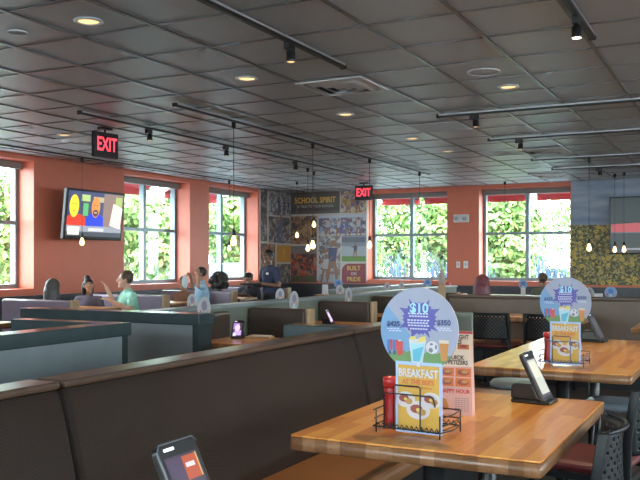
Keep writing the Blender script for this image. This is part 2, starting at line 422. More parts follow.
for (x, y, lab) in [(-1.81, 6.25, 'large round white ceiling speaker near the right end tracks'),
                    (-2.96, 11.09, 'round white ceiling speaker in front of the rear right air vent'),
                    (-4.12, 3.82, 'round white unlit recessed light at the far upper left, beside the amber light'),  # a can that is off, built as one of the speakers
                    (-7.01, 6.59, 'round white ceiling speaker left of the left exit sign'),
                    (-7.05, 10.25, 'round white ceiling speaker over the left window booths')]:
    t = thing('ceiling_speaker', lab, 'speaker', (x, y, HC-.002), group='round ceiling speakers')
    r = .125 if x > -4 else (.065 if x > -5 else .10)
    MB().lathe([(r, 0), (r, -.006), (r*.9, -.012), (r*.88, -.008), (r*.88, 0)], n=32).build('rim', M['ventw'], t, smooth=True)
    MB().lathe([(.001, -.007), (r*.88, -.006), (r*.88, -.002), (.001, -.002)], n=32).build('grille', mat('speaker_mesh', (.55, .56, .56), .6, bump=.3, bscale=300), t)
for (x, y, lab) in [(-2.98, 6.20, 'square white four-way air vent in the middle of the ceiling'),
                    (-7.05, 7.62, 'square air vent behind the left exit sign'),
                    (-7.05, 11.36, 'square air vent near the left back corner'),
                    (-2.38, 11.06, 'square air vent above the right back window, the nearer of two'),
                    (-2.98, 14.2, 'square air vent closest to the right back window')]:
    t = thing('air_vent', lab, 'air vent', (x, y, HC-.012), group='square ceiling air vents')
    f = MB(); a = .29
    for (p, q) in (((-a, -a), (a, -a+.035)), ((-a, a-.035), (a, a)), ((-a, -a+.035), (-a+.035, a-.035)), ((a-.035, -a+.035), (a, a-.035))):
        f.span(p+(-.010,), q+(.002,))
    f.build('frame', M['ventw'], t)
    MB().span((-a+.03, -a+.03, .004), (a-.03, a-.03, .008)).build('backing', M['dark'], t)
    for k in range(3):                                  # nested sloping louvres
        r0, r1 = .24-.075*k, .185-.075*k; lv = MB()
        lv.ring_sweep([[Vector((sx*r0, sy*r0, .002)) for sx, sy in ((-1,-1),(1,-1),(1,1),(-1,1))],
                       [Vector((sx*r1, sy*r1, -.028)) for sx, sy in ((-1,-1),(1,-1),(1,1),(-1,1))],
                       [Vector((sx*(r1-.004), sy*(r1-.004), -.026)) for sx, sy in ((-1,-1),(1,-1),(1,1),(-1,1))],
                       [Vector((sx*(r0-.006), sy*(r0-.006), .003)) for sx, sy in ((-1,-1),(1,-1),(1,1),(-1,1))]], cap=False)
        o = lv.build('louvre', M['ventw'], t)
t = thing('return_grille', 'flat pale square return air panel beyond the tracks, mid ceiling', 'air vent', (-2.96, 8.55, HC-.012))
MB().span((-.285, -.285, -.006), (.285, .285, 0)).build('panel', M['ventw'], t, bevel=.004)
gb = MB()
for k in range(12): gb.box((0, -.25+k*.0455, -.009), (.53, .012, .006))
gb.build('grille_bars', mat('grille_grey', (.45, .46, .46), .5), t)

# ------------------------------------------------------------------ tracks and spotlights
def track(label, a, b, loc_group='lighting tracks'):
    a, b = Vector(a), Vector(b); L_ = (b-a).length; ang = math.atan2(b.y-a.y, b.x-a.x)
    t = thing('track_rail', label, 'lighting track', a, ang, loc_group)
    MB().span((0, -.018, -.032), (L_, .018, 0)).build('rail', M['black'], t, bevel=.003, seg=1)
    MB().span((.01, -.025, -.014), (L_-.01, -.0185, -.002)).span((.01, .0185, -.014), (L_-.01, .025, -.002)).build('silver_flange', M['chrome'], t)
    for xx in (0, L_): MB().box((xx, 0, -.017), (.03, .044, .036)).build('end_cap', M['black'], t)
    return t
ZT = HC-.003-.010
track('long track overhead holding the near black spotlight, left of the square vent', (-2.64, 1.2, ZT), (-2.64, 5.5, ZT))
track('short overhead track at the top right holding the lit spotlight', (-.89, 1.2, ZT), (-.89, 5.5, ZT))
track('long track nearest the left exit sign, with three small spotlights', (-5.70, 6.05, ZT), (-5.70, 12.6, ZT))
track('long track over the aisle booths carrying the hanging bulbs', (-4.65, 6.15, ZT), (-4.65, 12.9, ZT))
track('track along the left windows, closest to the left wall', (-8.10, 4.0, ZT), (-8.10, 15.0, ZT))
track('nearest of the crosswise tracks at right, above the white speaker', (-2.72, 7.82, ZT), (2.5, 7.82, ZT))
track('second crosswise track at right, behind the nearest one', (-2.72, 9.62, ZT), (2.5, 9.62, ZT))
track('third crosswise track at right, carrying a hanging bulb', (-2.72, 11.80, ZT), (2.5, 11.80, ZT))
track('fourth crosswise track at right, farthest back with one spotlight', (-2.72, 13.15, ZT), (2.5, 13.15, ZT))

def spot(x, y, rz, label, lit=False, s=.8):
    t = thing('track_spotlight', label, 'spotlight', (x, y, ZT-.032), rz, 'black track spotlights', s)
    MB().box((0, 0, -.028), (.11, .045, .055)).build('adapter', M['blackplastic'], t, bevel=.005)
    MB().rod((.02, 0, -.05), (.02, 0, -.064), .012).build('stem', M['blackplastic'], t)
    MB().lathe([(.030, 0), (.036, -.008), (.036, -.062), (.039, -.066), (.039, -.088), (.033, -.088), (.030, -.076), (.001, -.076)], (.02, 0, -.06), 20).build('can', M['blackplastic'], t)
    MB().lathe([(.001, -.085), (.032, -.085), (.032, -.080), (.001, -.080)], (.02, 0, -.06), 20).build('lens', M['spotlens'] if lit else M['spotdim'], t)
    d = bpy.data.lights.new('spot_beam', 'SPOT'); d.energy = 60 if lit else 12; d.color = (1, .78, .5); d.spot_size = 1.3; d.spot_blend = .5; d.shadow_soft_size = .03
    l = bpy.data.objects.new('spot_beam', d); COL.objects.link(l); l.parent = t; l.location = (.02, 0, -.155)
    return t
spot(-2.64, 4.70, PI/2, 'black cylinder spotlight hanging from the near overhead track')
spot(-.89, 4.95, PI/2, 'brightly lit spotlight at the top right of the ceiling', True)
spot(-.89, 3.05, PI/2, 'lit spotlight above the nearest table, out of the photograph', True)  # unseen lamp added to brighten the nearest table
for (x, y, rz, lab) in [(-5.70, 7.08, PI/2, 'small black spotlight beside the left exit sign, first on its track'),
                        (-5.70, 8.55, PI/2, 'small black spotlight second on the track past the left exit sign'),
                        (-5.70, 10.3, PI/2, 'small black spotlight third on the track past the left exit sign'),
                        (-2.36, 7.82, 0, 'black spotlight on the nearest crosswise track, above the white speaker'),
                        (-2.37, 9.62, 0, 'black spotlight on the second crosswise track'),
                        (-2.03, 13.15, 0, 'black spotlight on the farthest crosswise track, above the sunflower mural')]:
    spot(x, y, rz, lab)

# ------------------------------------------------------------------ hanging bulbs
def pendant(x, y, zb, label, ztop=None):
    zt = ztop or ZT-.032
    t = thing('pendant_bulb', label, 'hanging lamp', (x, y, zt), group='bare bulb pendants')
    D = zb - zt
    MB().lathe([(.022, 0), (.022, -.05), (.010, -.06)], n=14).build('canopy', M['black'], t)
    MB().rod((0, 0, -.055), (0, 0, D+.13), .0035, n=6).build('cord', M['black'], t)
    MB().lathe([(.008, .135), (.020, .12), (.022, .07), (.018, .065)], (0, 0, D), 14).build('socket', M['black'], t)
    MB().lathe([(.012, .072), (.014, .055), (.028, .015), (.032, -.005), (.028, -.022), (.016, -.034), (.002, -.037)], (0, 0, D), 16).build('bulb', M['bulb'], t, smooth=True)
    return t
for (x, y, z, lab) in [(-4.65, 7.12, 1.52, 'nearest bare bulb of the aisle row, hanging before the third left window'),
                       (-4.65, 8.84, 1.51, 'bare bulb of the aisle row hanging before the left of the school mural'),
                       (-4.65, 10.52, 1.54, 'bare bulb of the aisle row at the left edge of the nearer back window'),
                       (-4.65, 12.47, 1.54, 'bare bulb of the aisle row hanging in front of the left back window'),
                       (-8.10, 8.64, 1.58, 'bare bulb hanging below the wall television at left'),
                       (-8.10, 12.26, 1.54, 'bare bulb of the window row, hanging before the third left window'),
                       (-1.95, 11.80, 1.50, 'bare bulb on a long cord in front of the sunflower mural, left of its television')]:
    pendant(x, y, z, lab)
for (x, y, z, lab) in [(-7.33, 13.32, 1.79, 'bare bulb highest at left, among those in front of the team photographs'),
                       (-6.27, 11.96, 1.91, 'highest bare bulb hanging over the basketball picture of the mural'),
                       (-6.12, 11.47, 1.52, 'small bare bulb hanging low in front of the red crowd photograph'),
                       (-2.0, 14.6, 1.51, 'bare bulb in front of the lower left corner of the right television'),
                       (-1.83, 14.4, 1.51, 'bare bulb just right of another one, under the right television'),
                       (-3.98, 15.1, 1.50, 'bare bulb hanging in front of the right back window')]:
    pendant(x, y, z, lab, HC-.001)

# ------------------------------------------------------------------ exit signs
def exit_sign(loc, rz, label):
    t = thing('exit_sign', label, 'exit sign', loc, rz)
    MB().box((0, 0, -.012), (.16, .06, .024)).rod((0, 0, -.02), (0, 0, -.06), .012).build('canopy', M['blackplastic'], t)
    MB().box((0, 0, -.19), (.33, .055, .27)).build('housing', M['blackplastic'], t, bevel=.008)
    MB().box((0, -.029, -.19), (.30, .004, .24)).build('face', mat('exit_face', (.02, .012, .014), .35), t)
    text('EXIT', .205, M['exitred'], t, (0, -.0325, -.19), 'exit_letters', bold=.0035, sx=.66)
    return t
exit_sign((-6.18, 6.94, HC-.013), PI/2-.12, 'black exit sign with red letters hanging at the left, by the long track')
exit_sign((-6.28, 13.95, HC-.013), .10, 'black exit sign with red letters hanging over the edge of the school mural')

# ------------------------------------------------------------------ televisions
def plate(name, pts, m, parent, layer, y0):
    mb = MB(); mb.art(pts, layer); o = mb.build(name, m, parent, fix=False); o.location.y = y0; return o
def em(name, c, s=1.0): return mat(name, c, .3, emit=c, estr=s)
t = thing('television', 'wall television tilted over the left booths, showing a talk show', 'television', (-8.345, 9.14, 1.985), PI/2)
t.scale = (.93, 1, .93)
tv = bpy.data.objects.new('screen_unit', None)
mbx = MB(); mbx.box((0, 0, 0), (1.28, .06, .76)); hs = mbx.build('housing', M['blackplastic'], t, bevel=.012)
hs.rotation_euler.x = math.radians(6)
br = MB(); br.box((0, .21, 0), (.05, .30, .08)).box((0, .375, 0), (.28, .03, .28)).box((0, .05, 0), (.4, .04, .3)); br.build('wall_bracket', M['black'], t)
SC = MB(); SC.use(em('tv_backdrop', (.035, .045, .11), 1.1)); SC.face([(-.60, 0, -.33), (.60, 0, -.33), (.60, 0, .345), (-.60, 0, .345)])
def A(pts, c, l, s=.75, nm='tv_colour'): SC.use(em(nm, c, s)); SC.art(pts, l)
A(rect(-.60, -.33, .60, -.17), (.28, .30, .34), 1); A(rect(-.60, -.33, .60, -.26), (.06, .07, .09), 2)
A(rect(-.57, -.31, -.33, -.19), (.75, .72, .66), 3); A(rect(-.14, -.25, .20, -.20), (.55, .55, .58), 3)
A(rect(-.33, .20, -.14, .30), (.40, .52, .20), 2); A(rect(-.07, .20, .16, .28), (.45, .38, .22), 2)
A(rect(.16, -.17, .60, .34), (.24, .16, .14), 1); A(rect(.43, .10, .58, .30), (.35, .45, .12), 2)
A([(.32, -.15), (.57, -.20), (.60, .13), (.38, .20)], (.72, .62, .56), 3)
A(rect(-.28, -.02, -.17, .17), (.10, .42, .16), 2); A(rect(-.32, -.06, -.14, .20), (.06, .06, .08), 1)
A([(-.60, -.17), (-.21, -.17), (-.22, -.05), (-.32, .0), (-.52, .0), (-.60, -.05)], (.72, .04, .02), 4)
A(circle(-.47, .12, .10, 18, .17), (.78, .62, .04), 5); A(rect(-.51, .14, -.49, .155), (.12, .07, .02), 6); A(rect(-.45, .14, -.43, .155), (.12, .07, .02), 6); A(rect(-.50, .04, -.44, .05), (.30, .05, .02), 6)
A([(-.20, -.17), (.18, -.17), (.17, -.03), (.06, .02), (-.10, .02), (-.19, -.03)], (.02, .05, .75), 4)
A(circle(-.01, .12, .095, 18, .16), (.62, .25, .06), 5); A(circle(-.01, .03, .06, 14, .055), (.10, .04, .02), 6); A(rect(-.05, .14, -.03, .155), (.07, .03, .02), 6); A(rect(.01, .14, .03, .155), (.07, .03, .02), 6); A(rect(-.04, .03, .02, .045), (.55, .5, .45), 7)
so = SC.build('screen', None, t, fix=False); so.rotation_euler.x = math.radians(6); so.location = (0, -.0315, -.001)
t = thing('television', 'large dark television on the sunflower mural, with painted red and blue reflections', 'television', (-1.33, YB-.16, 1.955), 0)
MB().box((0, 0, 0), (1.74, .06, 1.0)).build('housing', M['blackplastic'], t, bevel=.012)
MB().box((0, .09, 0), (.5, .12, .4)).build('wall_bracket', M['black'], t)
SC = MB(); SC.use(em('screen_dark', (.035, .045, .048), .4)); SC.face([(-.85, 0, -.48), (.85, 0, -.48), (.85, 0, .48), (-.85, 0, .48)])
A(rect(-.85, -.14, -.30, -.03), (.11, .12, .14), 1, .4); A([(-.84, -.12), (-.35, -.12), (-.28, .0), (-.40, .04), (-.84, .02)], (.42, .07, .08), 2, .5)  # reflections on the dark screen painted as glowing patches
A(rect(-.36, -.42, -.10, .48), (.06, .07, .09), 1, .4)
A([(-.32, -.13), (.3, -.08), (.3, .02), (-.2, -.02)], (.06, .09, .50), 3, .9); A([(-.28, .03), (.4, .06), (.4, .10), (-.25, .07)], (.10, .15, .60), 3, .9)
A(rect(-.62, -.43, .85, -.40), (.25, .27, .31), 2, .5)
so = SC.build('screen', None, t, fix=False); so.location = (0, -.0315, 0)

# ------------------------------------------------------------------ emergency light, switches
t = thing('emergency_light', 'white twin-head emergency light high on the pillar between the back windows', 'emergency light', (-4.95, YB, 2.15))
MB().box((0, -.035, 0), (.30, .07, .15)).build('housing', M['white'], t, bevel=.012)
for sx in (-1, 1):
    MB().lathe([(.03, 0), (.045, .02), (.048, .04), (.001, .041)], (sx*.085, -.07, .005), 16, (0, -1, 0)).build('lamp_head', mat('lamp_head_grey', (.55, .55, .55), .3), t)
for (x, s, lab) in [(-5.02, 0, 'white light switch plate on the back pillar, the left one'), (-4.87, 1, 'white thermostat plate on the back pillar, right of the switch')]:
    t = thing('switch_plate' if not s else 'thermostat', lab, 'light switch' if not s else 'thermostat', (x, YB, 1.26))
    MB().box((0, -.006, 0), (.075 if not s else .09, .012, .12 if not s else .14)).build('plate', M['white'], t, bevel=.004)
    MB().box((0, -.015, .005), (.022, .014, .045)).build('toggle', mat('toggle_grey', (.4, .4, .38), .4), t, bevel=.003)

# ------------------------------------------------------------------ murals
def bx(px):                                             # x on the back wall for a column of the photo's frame
    k = (px-320)/835; c, s = math.cos(math.radians(27.247)), math.sin(math.radians(27.247))
    return (k*c-s)*YB/(k*s+c)
def ly(px):                                             # y on the left wall
    k = (px-320)/835; c, s = math.cos(math.radians(27.247)), math.sin(math.radians(27.247))
    return (k*s+c)*XL/(k*c-s)
def zb(py, px=330):
    k = (px-320)/835; c, s = math.cos(math.radians(27.247)), math.sin(math.radians(27.247))
    return 1.33 + (261-py)*(YB/(k*s+c))/835
cream = mat('mural_cream', (.50, .46, .42), .5, var=.1, scale=5)
crowd = lambda n, sc=17: blotch('crowd_print_%s' % n, {
    'brown': [(.20,.11,.07),(.36,.20,.12),(.10,.07,.06),(.42,.28,.20),(.30,.13,.05),(.06,.05,.05)],
    'red':   [(.40,.07,.04),(.26,.05,.04),(.10,.06,.06),(.45,.13,.07),(.28,.17,.13),(.05,.04,.04)],
    'blue':  [(.30,.32,.40),(.10,.11,.20),(.45,.44,.46),(.16,.10,.08),(.55,.54,.55),(.10,.12,.32)],
    'dark':  [(.10,.09,.09),(.20,.17,.15),(.05,.05,.06),(.30,.26,.24),(.14,.10,.09),(.36,.33,.33)],
    'gold':  [(.50,.33,.10),(.20,.12,.20),(.55,.45,.30),(.30,.17,.08),(.16,.10,.26),(.50,.42,.36)],
    'grey':  [(.30,.29,.31),(.42,.41,.43),(.18,.15,.15),(.24,.17,.14),(.12,.12,.16),(.50,.49,.50)]}[n], sc, .5)
CR = {k: crowd(k) for k in ('brown', 'red', 'blue', 'dark', 'gold', 'grey')}
def figure(x, z, h, lean=0, arm=1):
    """flat printed athlete: list of polygons"""
    u = h
    def P(l): return [(x + u*(a + lean*b), z + u*b) for a, b in l]
    return [P([(-.10,.45),(.10,.45),(.13,.80),(-.13,.80)]), P([(-.10,.46),(0,.46),(-.08,0),(-.16,0)]), P([(0,.46),(.10,.46),(.17,.02),(.10,0)]),
            P([(-.13,.80),(-.10,.70),(-.26,.55*arm+.1),(-.30,.60*arm+.12)]), P([(.13,.80),(.10,.70),(.24,.86),(.27,.93)])], [(x + u*(lean*.92) + .07*u*math.cos(a), z + u*.90 + .085*u*math.sin(a)) for a in [2*PI*i/12 for i in range(12)]]
mural = thing('photo_mural', 'collage mural of school sport photographs around the back left corner', 'mural', (XL+.034, YB-.032, 0))
MX0 = XL+.034
def mx(px): return bx(px)-MX0
MB().span((0, 0, .92), (mx(367.3), .030, HC-.002)).build('backing', cream, mural)
def pan(px0, py0, px1, py1, m, figs=(), name='photo_panel', g=.012, round_=0, bands=()):
    x0, x1 = mx(px0)+g, mx(px1)-g; z1, z0 = zb(py0)-g, zb(py1)+g
    mb = MB(); pts = rect(x0, z0, x1, z1)
    if round_: pts = [(x0, z0), (x1, z0), (x1, z1)] + [(x0+round_-round_*math.sin(a), z1-round_+round_*math.cos(a)) for a in [PI/2*i/8 for i in range(9)]]
    mb.use(m); mb.art(pts, 4)
    for (a, b, cm) in bands: mb.use(cm); mb.art(rect(x0, z0+(z1-z0)*a, x1, z0+(z1-z0)*b), 5)
    for (fx, fz, fh, cm, sk, ln) in figs:
        body, head = figure(x0+(x1-x0)*fx, z0+(z1-z0)*fz, (z1-z0)*fh, ln)
        for i, p in enumerate(body): mb.use(cm if i == 0 else sk); mb.art(p, 6+i*.3)
        mb.use(sk); mb.art(head, 8)
    return mb.build(name, None, mural, fix=False), (x0+x1)/2, z0, z1
def C(n, c): return mat(n, c, .5)
skin, jers, wht, navy, gld, grs, mar = C('print_skin', (.28,.14,.08)), C('print_blue', (.12,.16,.28)), C('print_white', (.42,.41,.43)), C('print_navy', (.07,.08,.16)), C('print_gold', (.45,.28,.06)), C('print_grass', (.13,.26,.06)), C('print_maroon', (.24,.045,.06))
o, cx, z0, z1 = pan(291.2, 190.5, 341, 214, C('print_charcoal', (.10, .085, .075)), name='title_panel', bands=((.12, .30, C('print_band', (.07, .06, .055))),))
text('SCHOOL SPIRIT', .165, C('title_gold', (.85, .50, .08)), mural, (cx, -.006, z0+(z1-z0)*.60), 'title_lettering', bold=.004, sx=.84)
text('BE TRUE TO YOUR SCHOOL', .075, C('subtitle_grey', (.40, .38, .35)), mural, (cx, -.006, z0+(z1-z0)*.33), 'subtitle_lettering', bold=.001, sx=.92)
pan(341, 190.5, 367, 214, CR['gold'], [(.3, .02, .7, gld, skin, .05), (.7, .0, .75, navy, skin, -.05)])
pan(319, 215, 367, 234.5, CR['blue'], [(.2, -.1, 1.0, wht, skin, 0), (.42, -.1, .95, wht, skin, .05), (.62, -.15, 1.0, jers, skin, -.1), (.85, -.1, 1.0, wht, skin, 0)], bands=((.86, 1, C('print_sky', (.45, .50, .58))),))
pan(291.2, 215, 318, 244.5, CR['brown'], [(.28, .0, .65, gld, skin, 0), (.6, .1, .75, C('print_tan', (.40, .24, .13)), skin, .05), (.85, 0, .6, gld, skin, -.05)])
pan(319, 235, 341.5, 283, CR['grey'], [(.62, .06, .85, navy, skin, .02), (.25, .0, .62, wht, skin, .1)], bands=((0, .14, C('print_court', (.30, .33, .38))),))
pan(342, 235, 367, 262, C('print_shade', (.22, .26, .31)), [(.55, .12, .60, navy, skin, .05)], bands=((0, .20, grs), (.20, .58, C('print_haze', (.36, .40, .45))), (.72, .92, C('print_slate', (.14, .15, .18)))))
pan(291.2, 245, 318, 283, CR['red'], bands=((.78, 1, C('print_dusk', (.20, .17, .17))), (0, .18, C('print_olive', (.10, .10, .05)))))
o, cx, z0, z1 = pan(342, 263, 367, 283.5, mar, name='badge_panel', round_=.16)
for (tx, f, sz, c) in (('BUILT', .76, .125, (.60, .40, .10)), ('ON', .48, .085, (.45, .38, .42)), ('PRIDE', .20, .125, (.60, .40, .10))):
    text(tx, sz, C('badge_ink', c), mural, (cx, -.006, z0+(z1-z0)*f), 'badge_lettering', bold=.003, sx=.95)
# the leg of the collage that turns onto the left wall
wing = thing('photo_mural', 'narrow leg of the photograph collage on the left wall, with a baseball player', 'mural', (XL+.032, ly(259), 0), PI/2)
def wy(px): return ly(px)-ly(259)
WL = YB-.034-ly(259)
MB().span((0, 0, .92), (WL, .030, HC-.002)).build('backing', cream, wing)
def wpan(px0, py0, px1, py1, m, figs=(), g=.012):
    x0, x1 = wy(px0)+g, min(wy(px1), WL)-g; z1, z0 = zb(py0, 280)-g, zb(py1, 280)+g
    mb = MB(); mb.use(m); mb.art(rect(x0, z0, x1, z1), 4)
    for (fx, fz, fh, cm, sk, ln) in figs:
        body, head = figure(x0+(x1-x0)*fx, z0+(z1-z0)*fz, (z1-z0)*fh, ln)
        for i, p in enumerate(body): mb.use(cm if i != 3 else sk); mb.art(p, 6+i*.3)
        mb.use(sk); mb.art(head, 8)
    mb.build('photo_panel', None, wing, fix=False)
wpan(259, 191, 266, 243, CR['dark']); wpan(259, 244, 274, 283, CR['brown'])
wpan(267, 218, 294, 244, CR['dark'], [(.5, -.05, 1.15, jers, skin, .06)])
wpan(267, 191, 294, 217.5, CR['grey'], [(.45, .0, .7, navy, navy, 0), (.7, .05, .6, navy, skin, 0), (.9, .05, .6, navy, skin, 0)])
wpan(275, 245, 294, 262.5, C('print_amber', (.50, .25, .05)), [(.5, .1, .7, C('print_amber_light', (.62, .36, .10)), C('print_amber_pale', (.65, .42, .16)), 0)])
wpan(275, 263.5, 294, 283, CR['dark'])
t = thing('sunflower_mural', 'printed mural of a sunflower field under grey sky, right end of the back wall', 'mural', (0, YB-.004, 0))
MB().span((-2.895, -.001, .90), (XR-.002, .003, HC-.002)).build('print', sunflower_mat(), t)
# ------------------------------------------------------------------ banquettes, dividers, booths
def profile_y(mb, prof, y0, y1):
    """closed x-z profile extruded along y"""
    mb.ring_sweep([[Vector((x, y0, z)) for x, z in prof], [Vector((x, y1, z)) for x, z in prof]]); return mb
def banquette(label, L_, loc, rz=0, group=None, end=False, vin='vinyl', h=.965):
    """bench along +y, sitting face towards +x; origin at the rear floor edge"""
    t = thing('banquette', label, 'bench', loc, rz, group)
    bk = [(.03, .43), (.215, .43), (.225, .50), (.20, .62), (.175, .74), (.15, .84), (.135, .89), (.115, h-.025), (.03, h-.025)]
    profile_y(MB(), bk, .004, L_-.004).build('backrest', M[vin], t, bevel=.012, smooth=False)
    MB().span((.0, 0, .08), (.03, L_, h-.03)).build('back_panel', M['railwood'], t)
    MB().span((-.012, 0, h-.024), (.122, L_, h)).build('top_rail', M['railwood'], t, bevel=.012)
    MB().span((.05, .003, .36), (.62, L_-.003, .445)).build('seat_cushion', M['seatv'] if vin == 'vinyl' else M['lav'], t, bevel=.03, seg=3)
    MB().span((.04, 0, .0), (.56, L_, .36)).build('plinth', M['black'], t)
    if end: MB().span((-.02, L_, 0), (.24, L_+.03, h+.004)).build('end_panel', M['greenband'], t, bevel=.006)
    return t
XB = -1.975
banquette('long brown banquette section nearest the camera at the lower left', 2.19, (XB, -.30, 0), group='brown aisle banquette')
banquette('middle brown banquette section, rising to the joint left of the near sign', 2.085, (XB, 1.905, 0), group='brown aisle banquette')
banquette('far brown banquette section behind the near table', 1.70, (XB, 4.005, 0), group='brown aisle banquette', end=True)

def half_wall(label, a, b, th=.13, h=.93, group='laminate half walls', cap=.085, post_end=None):
    """cap, laminate panel, dark corner posts; runs from a to b"""
    a, b = Vector(a+(0,)), Vector(b+(0,)); L_ = (b-a).length; ang = math.atan2(b.y-a.y, b.x-a.x)
    t = thing('booth_divider', label, 'divider', a, ang, group)
    MB().span((-.02, -th/2-.02, h-cap), (L_+.02, th/2+.02, h)).build('cap', M['slate'], t, bevel=.006)
    MB().span((.04, -th/2, .10), (L_-.04, th/2, h-cap)).build('panel', M['panel'], t)
    for x in (0, L_-.05): MB().span((x, -th/2-.004, 0), (x+.05, th/2+.004, h-cap)).build('corner_post', M['slate'], t)
    MB().span((.05, -th/2-.006, 0), (L_-.05, th/2+.006, .10)).build('kickboard', M['black'], t)
    return t
half_wall('slate-capped half wall along the aisle at the left edge', (-3.67, -.4), (-3.67, 4.26))
half_wall('short slate-capped half wall turning left from the end of the aisle wall', (-3.76, 4.20), (-4.50, 4.20), th=.10)
half_wall('wide slate-capped half wall facing the camera, with grey panel, left of centre', (-5.50, 5.25), (-3.69, 5.25), th=.17)
half_wall('small slate-capped half wall peeking over the brown banquette', (-2.62, 4.70), (-1.99, 4.70), h=.925)

def spine(label, a, b, h=.93, th=.12):
    a, b = Vector(a+(0,)), Vector(b+(0,)); L_ = (b-a).length; ang = math.atan2(b.y-a.y, b.x-a.x)
    t = thing('booth_divider', label, 'divider', a, ang, 'booth spine walls')
    MB().span((0, -th/2-.02, h-.03), (L_, th/2+.02, h)).build('cap', M['panel'], t, bevel=.006)
    MB().span((0, -th/2, .0), (L_, th/2, h-.03)).build('panel', M['greenband'], t)
    return t
spine('long grey-green ledge running back over the dark booths', (-4.34, 5.36), (-4.34, 13.2))
spine('far grey ledge beside the long one, under the left back window', (-5.25, 10.6), (-5.25, 14.3))

def booth_seat(label, x0, x1, y, h, group, face=-1, vin='vinyl_plain', both=True):
    """high-backed bench across the booth: back at y, seats towards -y (and +y)"""
    t = thing('booth_bench', label, 'bench', (x0, y, 0), 0, group); L_ = x1-x0
    MB().span((0, -.055, .08), (L_-.04, .055, h)).build('backrest', M[vin], t, bevel=.03, seg=3)
    MB().span((L_-.04, -.062, 0), (L_, .062, h+.006)).build('end_post', M['tan'], t, bevel=.012)
    for sgn in ((-1, 1) if both else (face,)):
        MB().span((.01, sgn*.055, .36), (L_-.05, sgn*.46, .44)).build('seat_cushion', M[vin], t, bevel=.03)
        MB().span((.01, sgn*.055, 0), (L_-.06, sgn*.42, .36)).build('plinth', M['black'], t)
    return t
for (y, lab) in [(6.83, 'dark brown booth bench in the first booth past the grey half wall'),
                 (8.30, 'dark brown booth bench second along the ledge, with a purple tablet before it'),
                 (9.77, 'dark brown booth bench third along the ledge, left of the near sign'),
                 (11.24, 'dark brown booth bench fourth along the ledge, mostly hidden by the near sign')]:
    booth_seat(lab, -4.27, -3.60, y, .885, 'brown booth benches by the aisle')
t = thing('booth_bench', 'dark brown side back cushion in the first booth, along the ledge', 'bench', (-4.02, 5.40, 0), math.atan2(.93, -.19))
MB().span((0, -.05, .08), (.93, .05, .88)).build('backrest', M['vinyl_plain'], t, bevel=.025)
MB().span((.0, -.09, 0), (.92, .05, .08)).build('plinth', M['black'], t)
for (y, x0, lab) in [(6.99, -7.75, 'plum booth bench with a tan end post, in front of the long-haired diner'),
                     (8.62, -7.95, 'plum booth bench behind the diner in mint, under the second window'),
                     (10.22, -7.95, 'plum booth bench with a tan end post, below the third window'),
                     (11.82, -7.95, 'farthest plum booth bench by the left wall, behind the seated man')]:
    booth_seat(lab, x0, -6.64, y, .89, 'plum booth benches by the windows', vin='lav')

# far banquette facing the camera
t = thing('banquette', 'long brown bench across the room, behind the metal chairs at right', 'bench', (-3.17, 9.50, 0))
MB().span((0, -.02, .10), (5.6, .10, .91)).build('backrest', mat('lit_brown_vinyl', (.125, .082, .055), .4, var=.08), t, bevel=.02)  # light falling on this bench put into a brighter brown vinyl
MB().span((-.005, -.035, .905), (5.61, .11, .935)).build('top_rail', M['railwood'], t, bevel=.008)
MB().span((.02, -.48, .36), (5.58, -.02, .445)).build('seat_cushion', M['seatv'], t, bevel=.025)
MB().span((.02, -.44, 0), (5.58, -.02, .36)).build('plinth', M['black'], t)
MB().span((.02, .12, .36), (5.58, .56, .445)).build('rear_seat_cushion', M['vinyl_plain'], t, bevel=.025)
MB().span((.02, .12, 0), (5.58, .52, .36)).build('rear_plinth', M['black'], t)
t = thing('wooden_post', 'tall tan wooden post with a tapered top at the end of the long bench', 'post', (-3.24, 9.44, 0))
MB().box((0, 0, .04), (.10, .10, .08)).build('foot', M['tan'], t, bevel=.006)
MB().span((-.04, -.03, .08), (.04, .03, 1.06)).build('shaft', M['tan'], t, bevel=.008)
MB().ring_sweep([[Vector((sx*a, sy*b, z)) for sx, sy in ((-1,-1),(1,-1),(1,1),(-1,1))] for a, b, z in ((.034, .028, 1.06), (.033, .027, 1.17), (.012, .012, 1.235))]).build('tapered_top', mat('pale_post_top', (.33, .30, .27), .5), t, bevel=.004)

# ------------------------------------------------------------------ tables
def table(label, x0, x1, y0, y1, group=None, h=.76, th=.05, ped=True, top='oak'):
    cx, cy = (x0+x1)/2, (y0+y1)/2; a, b = (x1-x0)/2, (y1-y0)/2
    t = thing('table', label, 'table', (cx, cy, 0), 0, group); r = .014
    def outline(k):
        P = []
        for (sx, sy, a0) in ((1, 1, 0), (-1, 1, PI/2), (-1, -1, PI), (1, -1, 1.5*PI)):
            for i in range(5):
                an = a0+PI/2*i/4; P.append((sx*(a-r-k)+r*math.cos(an), sy*(b-r-k)+r*math.sin(an)))
        return P
    mb = MB(); mb.ring_sweep([[Vector((x, y, z)) for x, y in outline(k)] for k, z in ((.003, h-.006), (0, h-.003), (.0015, h-.0005), (.004, h))])
    mb.build('tabletop', M[top], t)
    MB().ring_sweep([[Vector((x, y, z)) for x, y in outline(k)] for k, z in ((.004, h-th), (0, h-th+.004), (0, h-.0061))]).build('edge_band', M['oak_edge'], t)
    for sy in ((-1, 1) if b > .45 else (0,)):
        yy = sy*b*.55
        MB().rod((0, yy, .03), (0, yy, h-th), .038, n=16).build('pedestal', M['black'], t)
        MB().box((0, yy, .018), (min(.5, a*1.3), .07, .035)).box((0, yy, .0181), (.07, .5, .0351)).build('base', M['black'], t, bevel=.008)
        MB().box((0, yy, h-th-.012), (min(.5, a*1.3), .06, .024)).build('top_bracket', M['black'], t)
    return t
TZ = .76
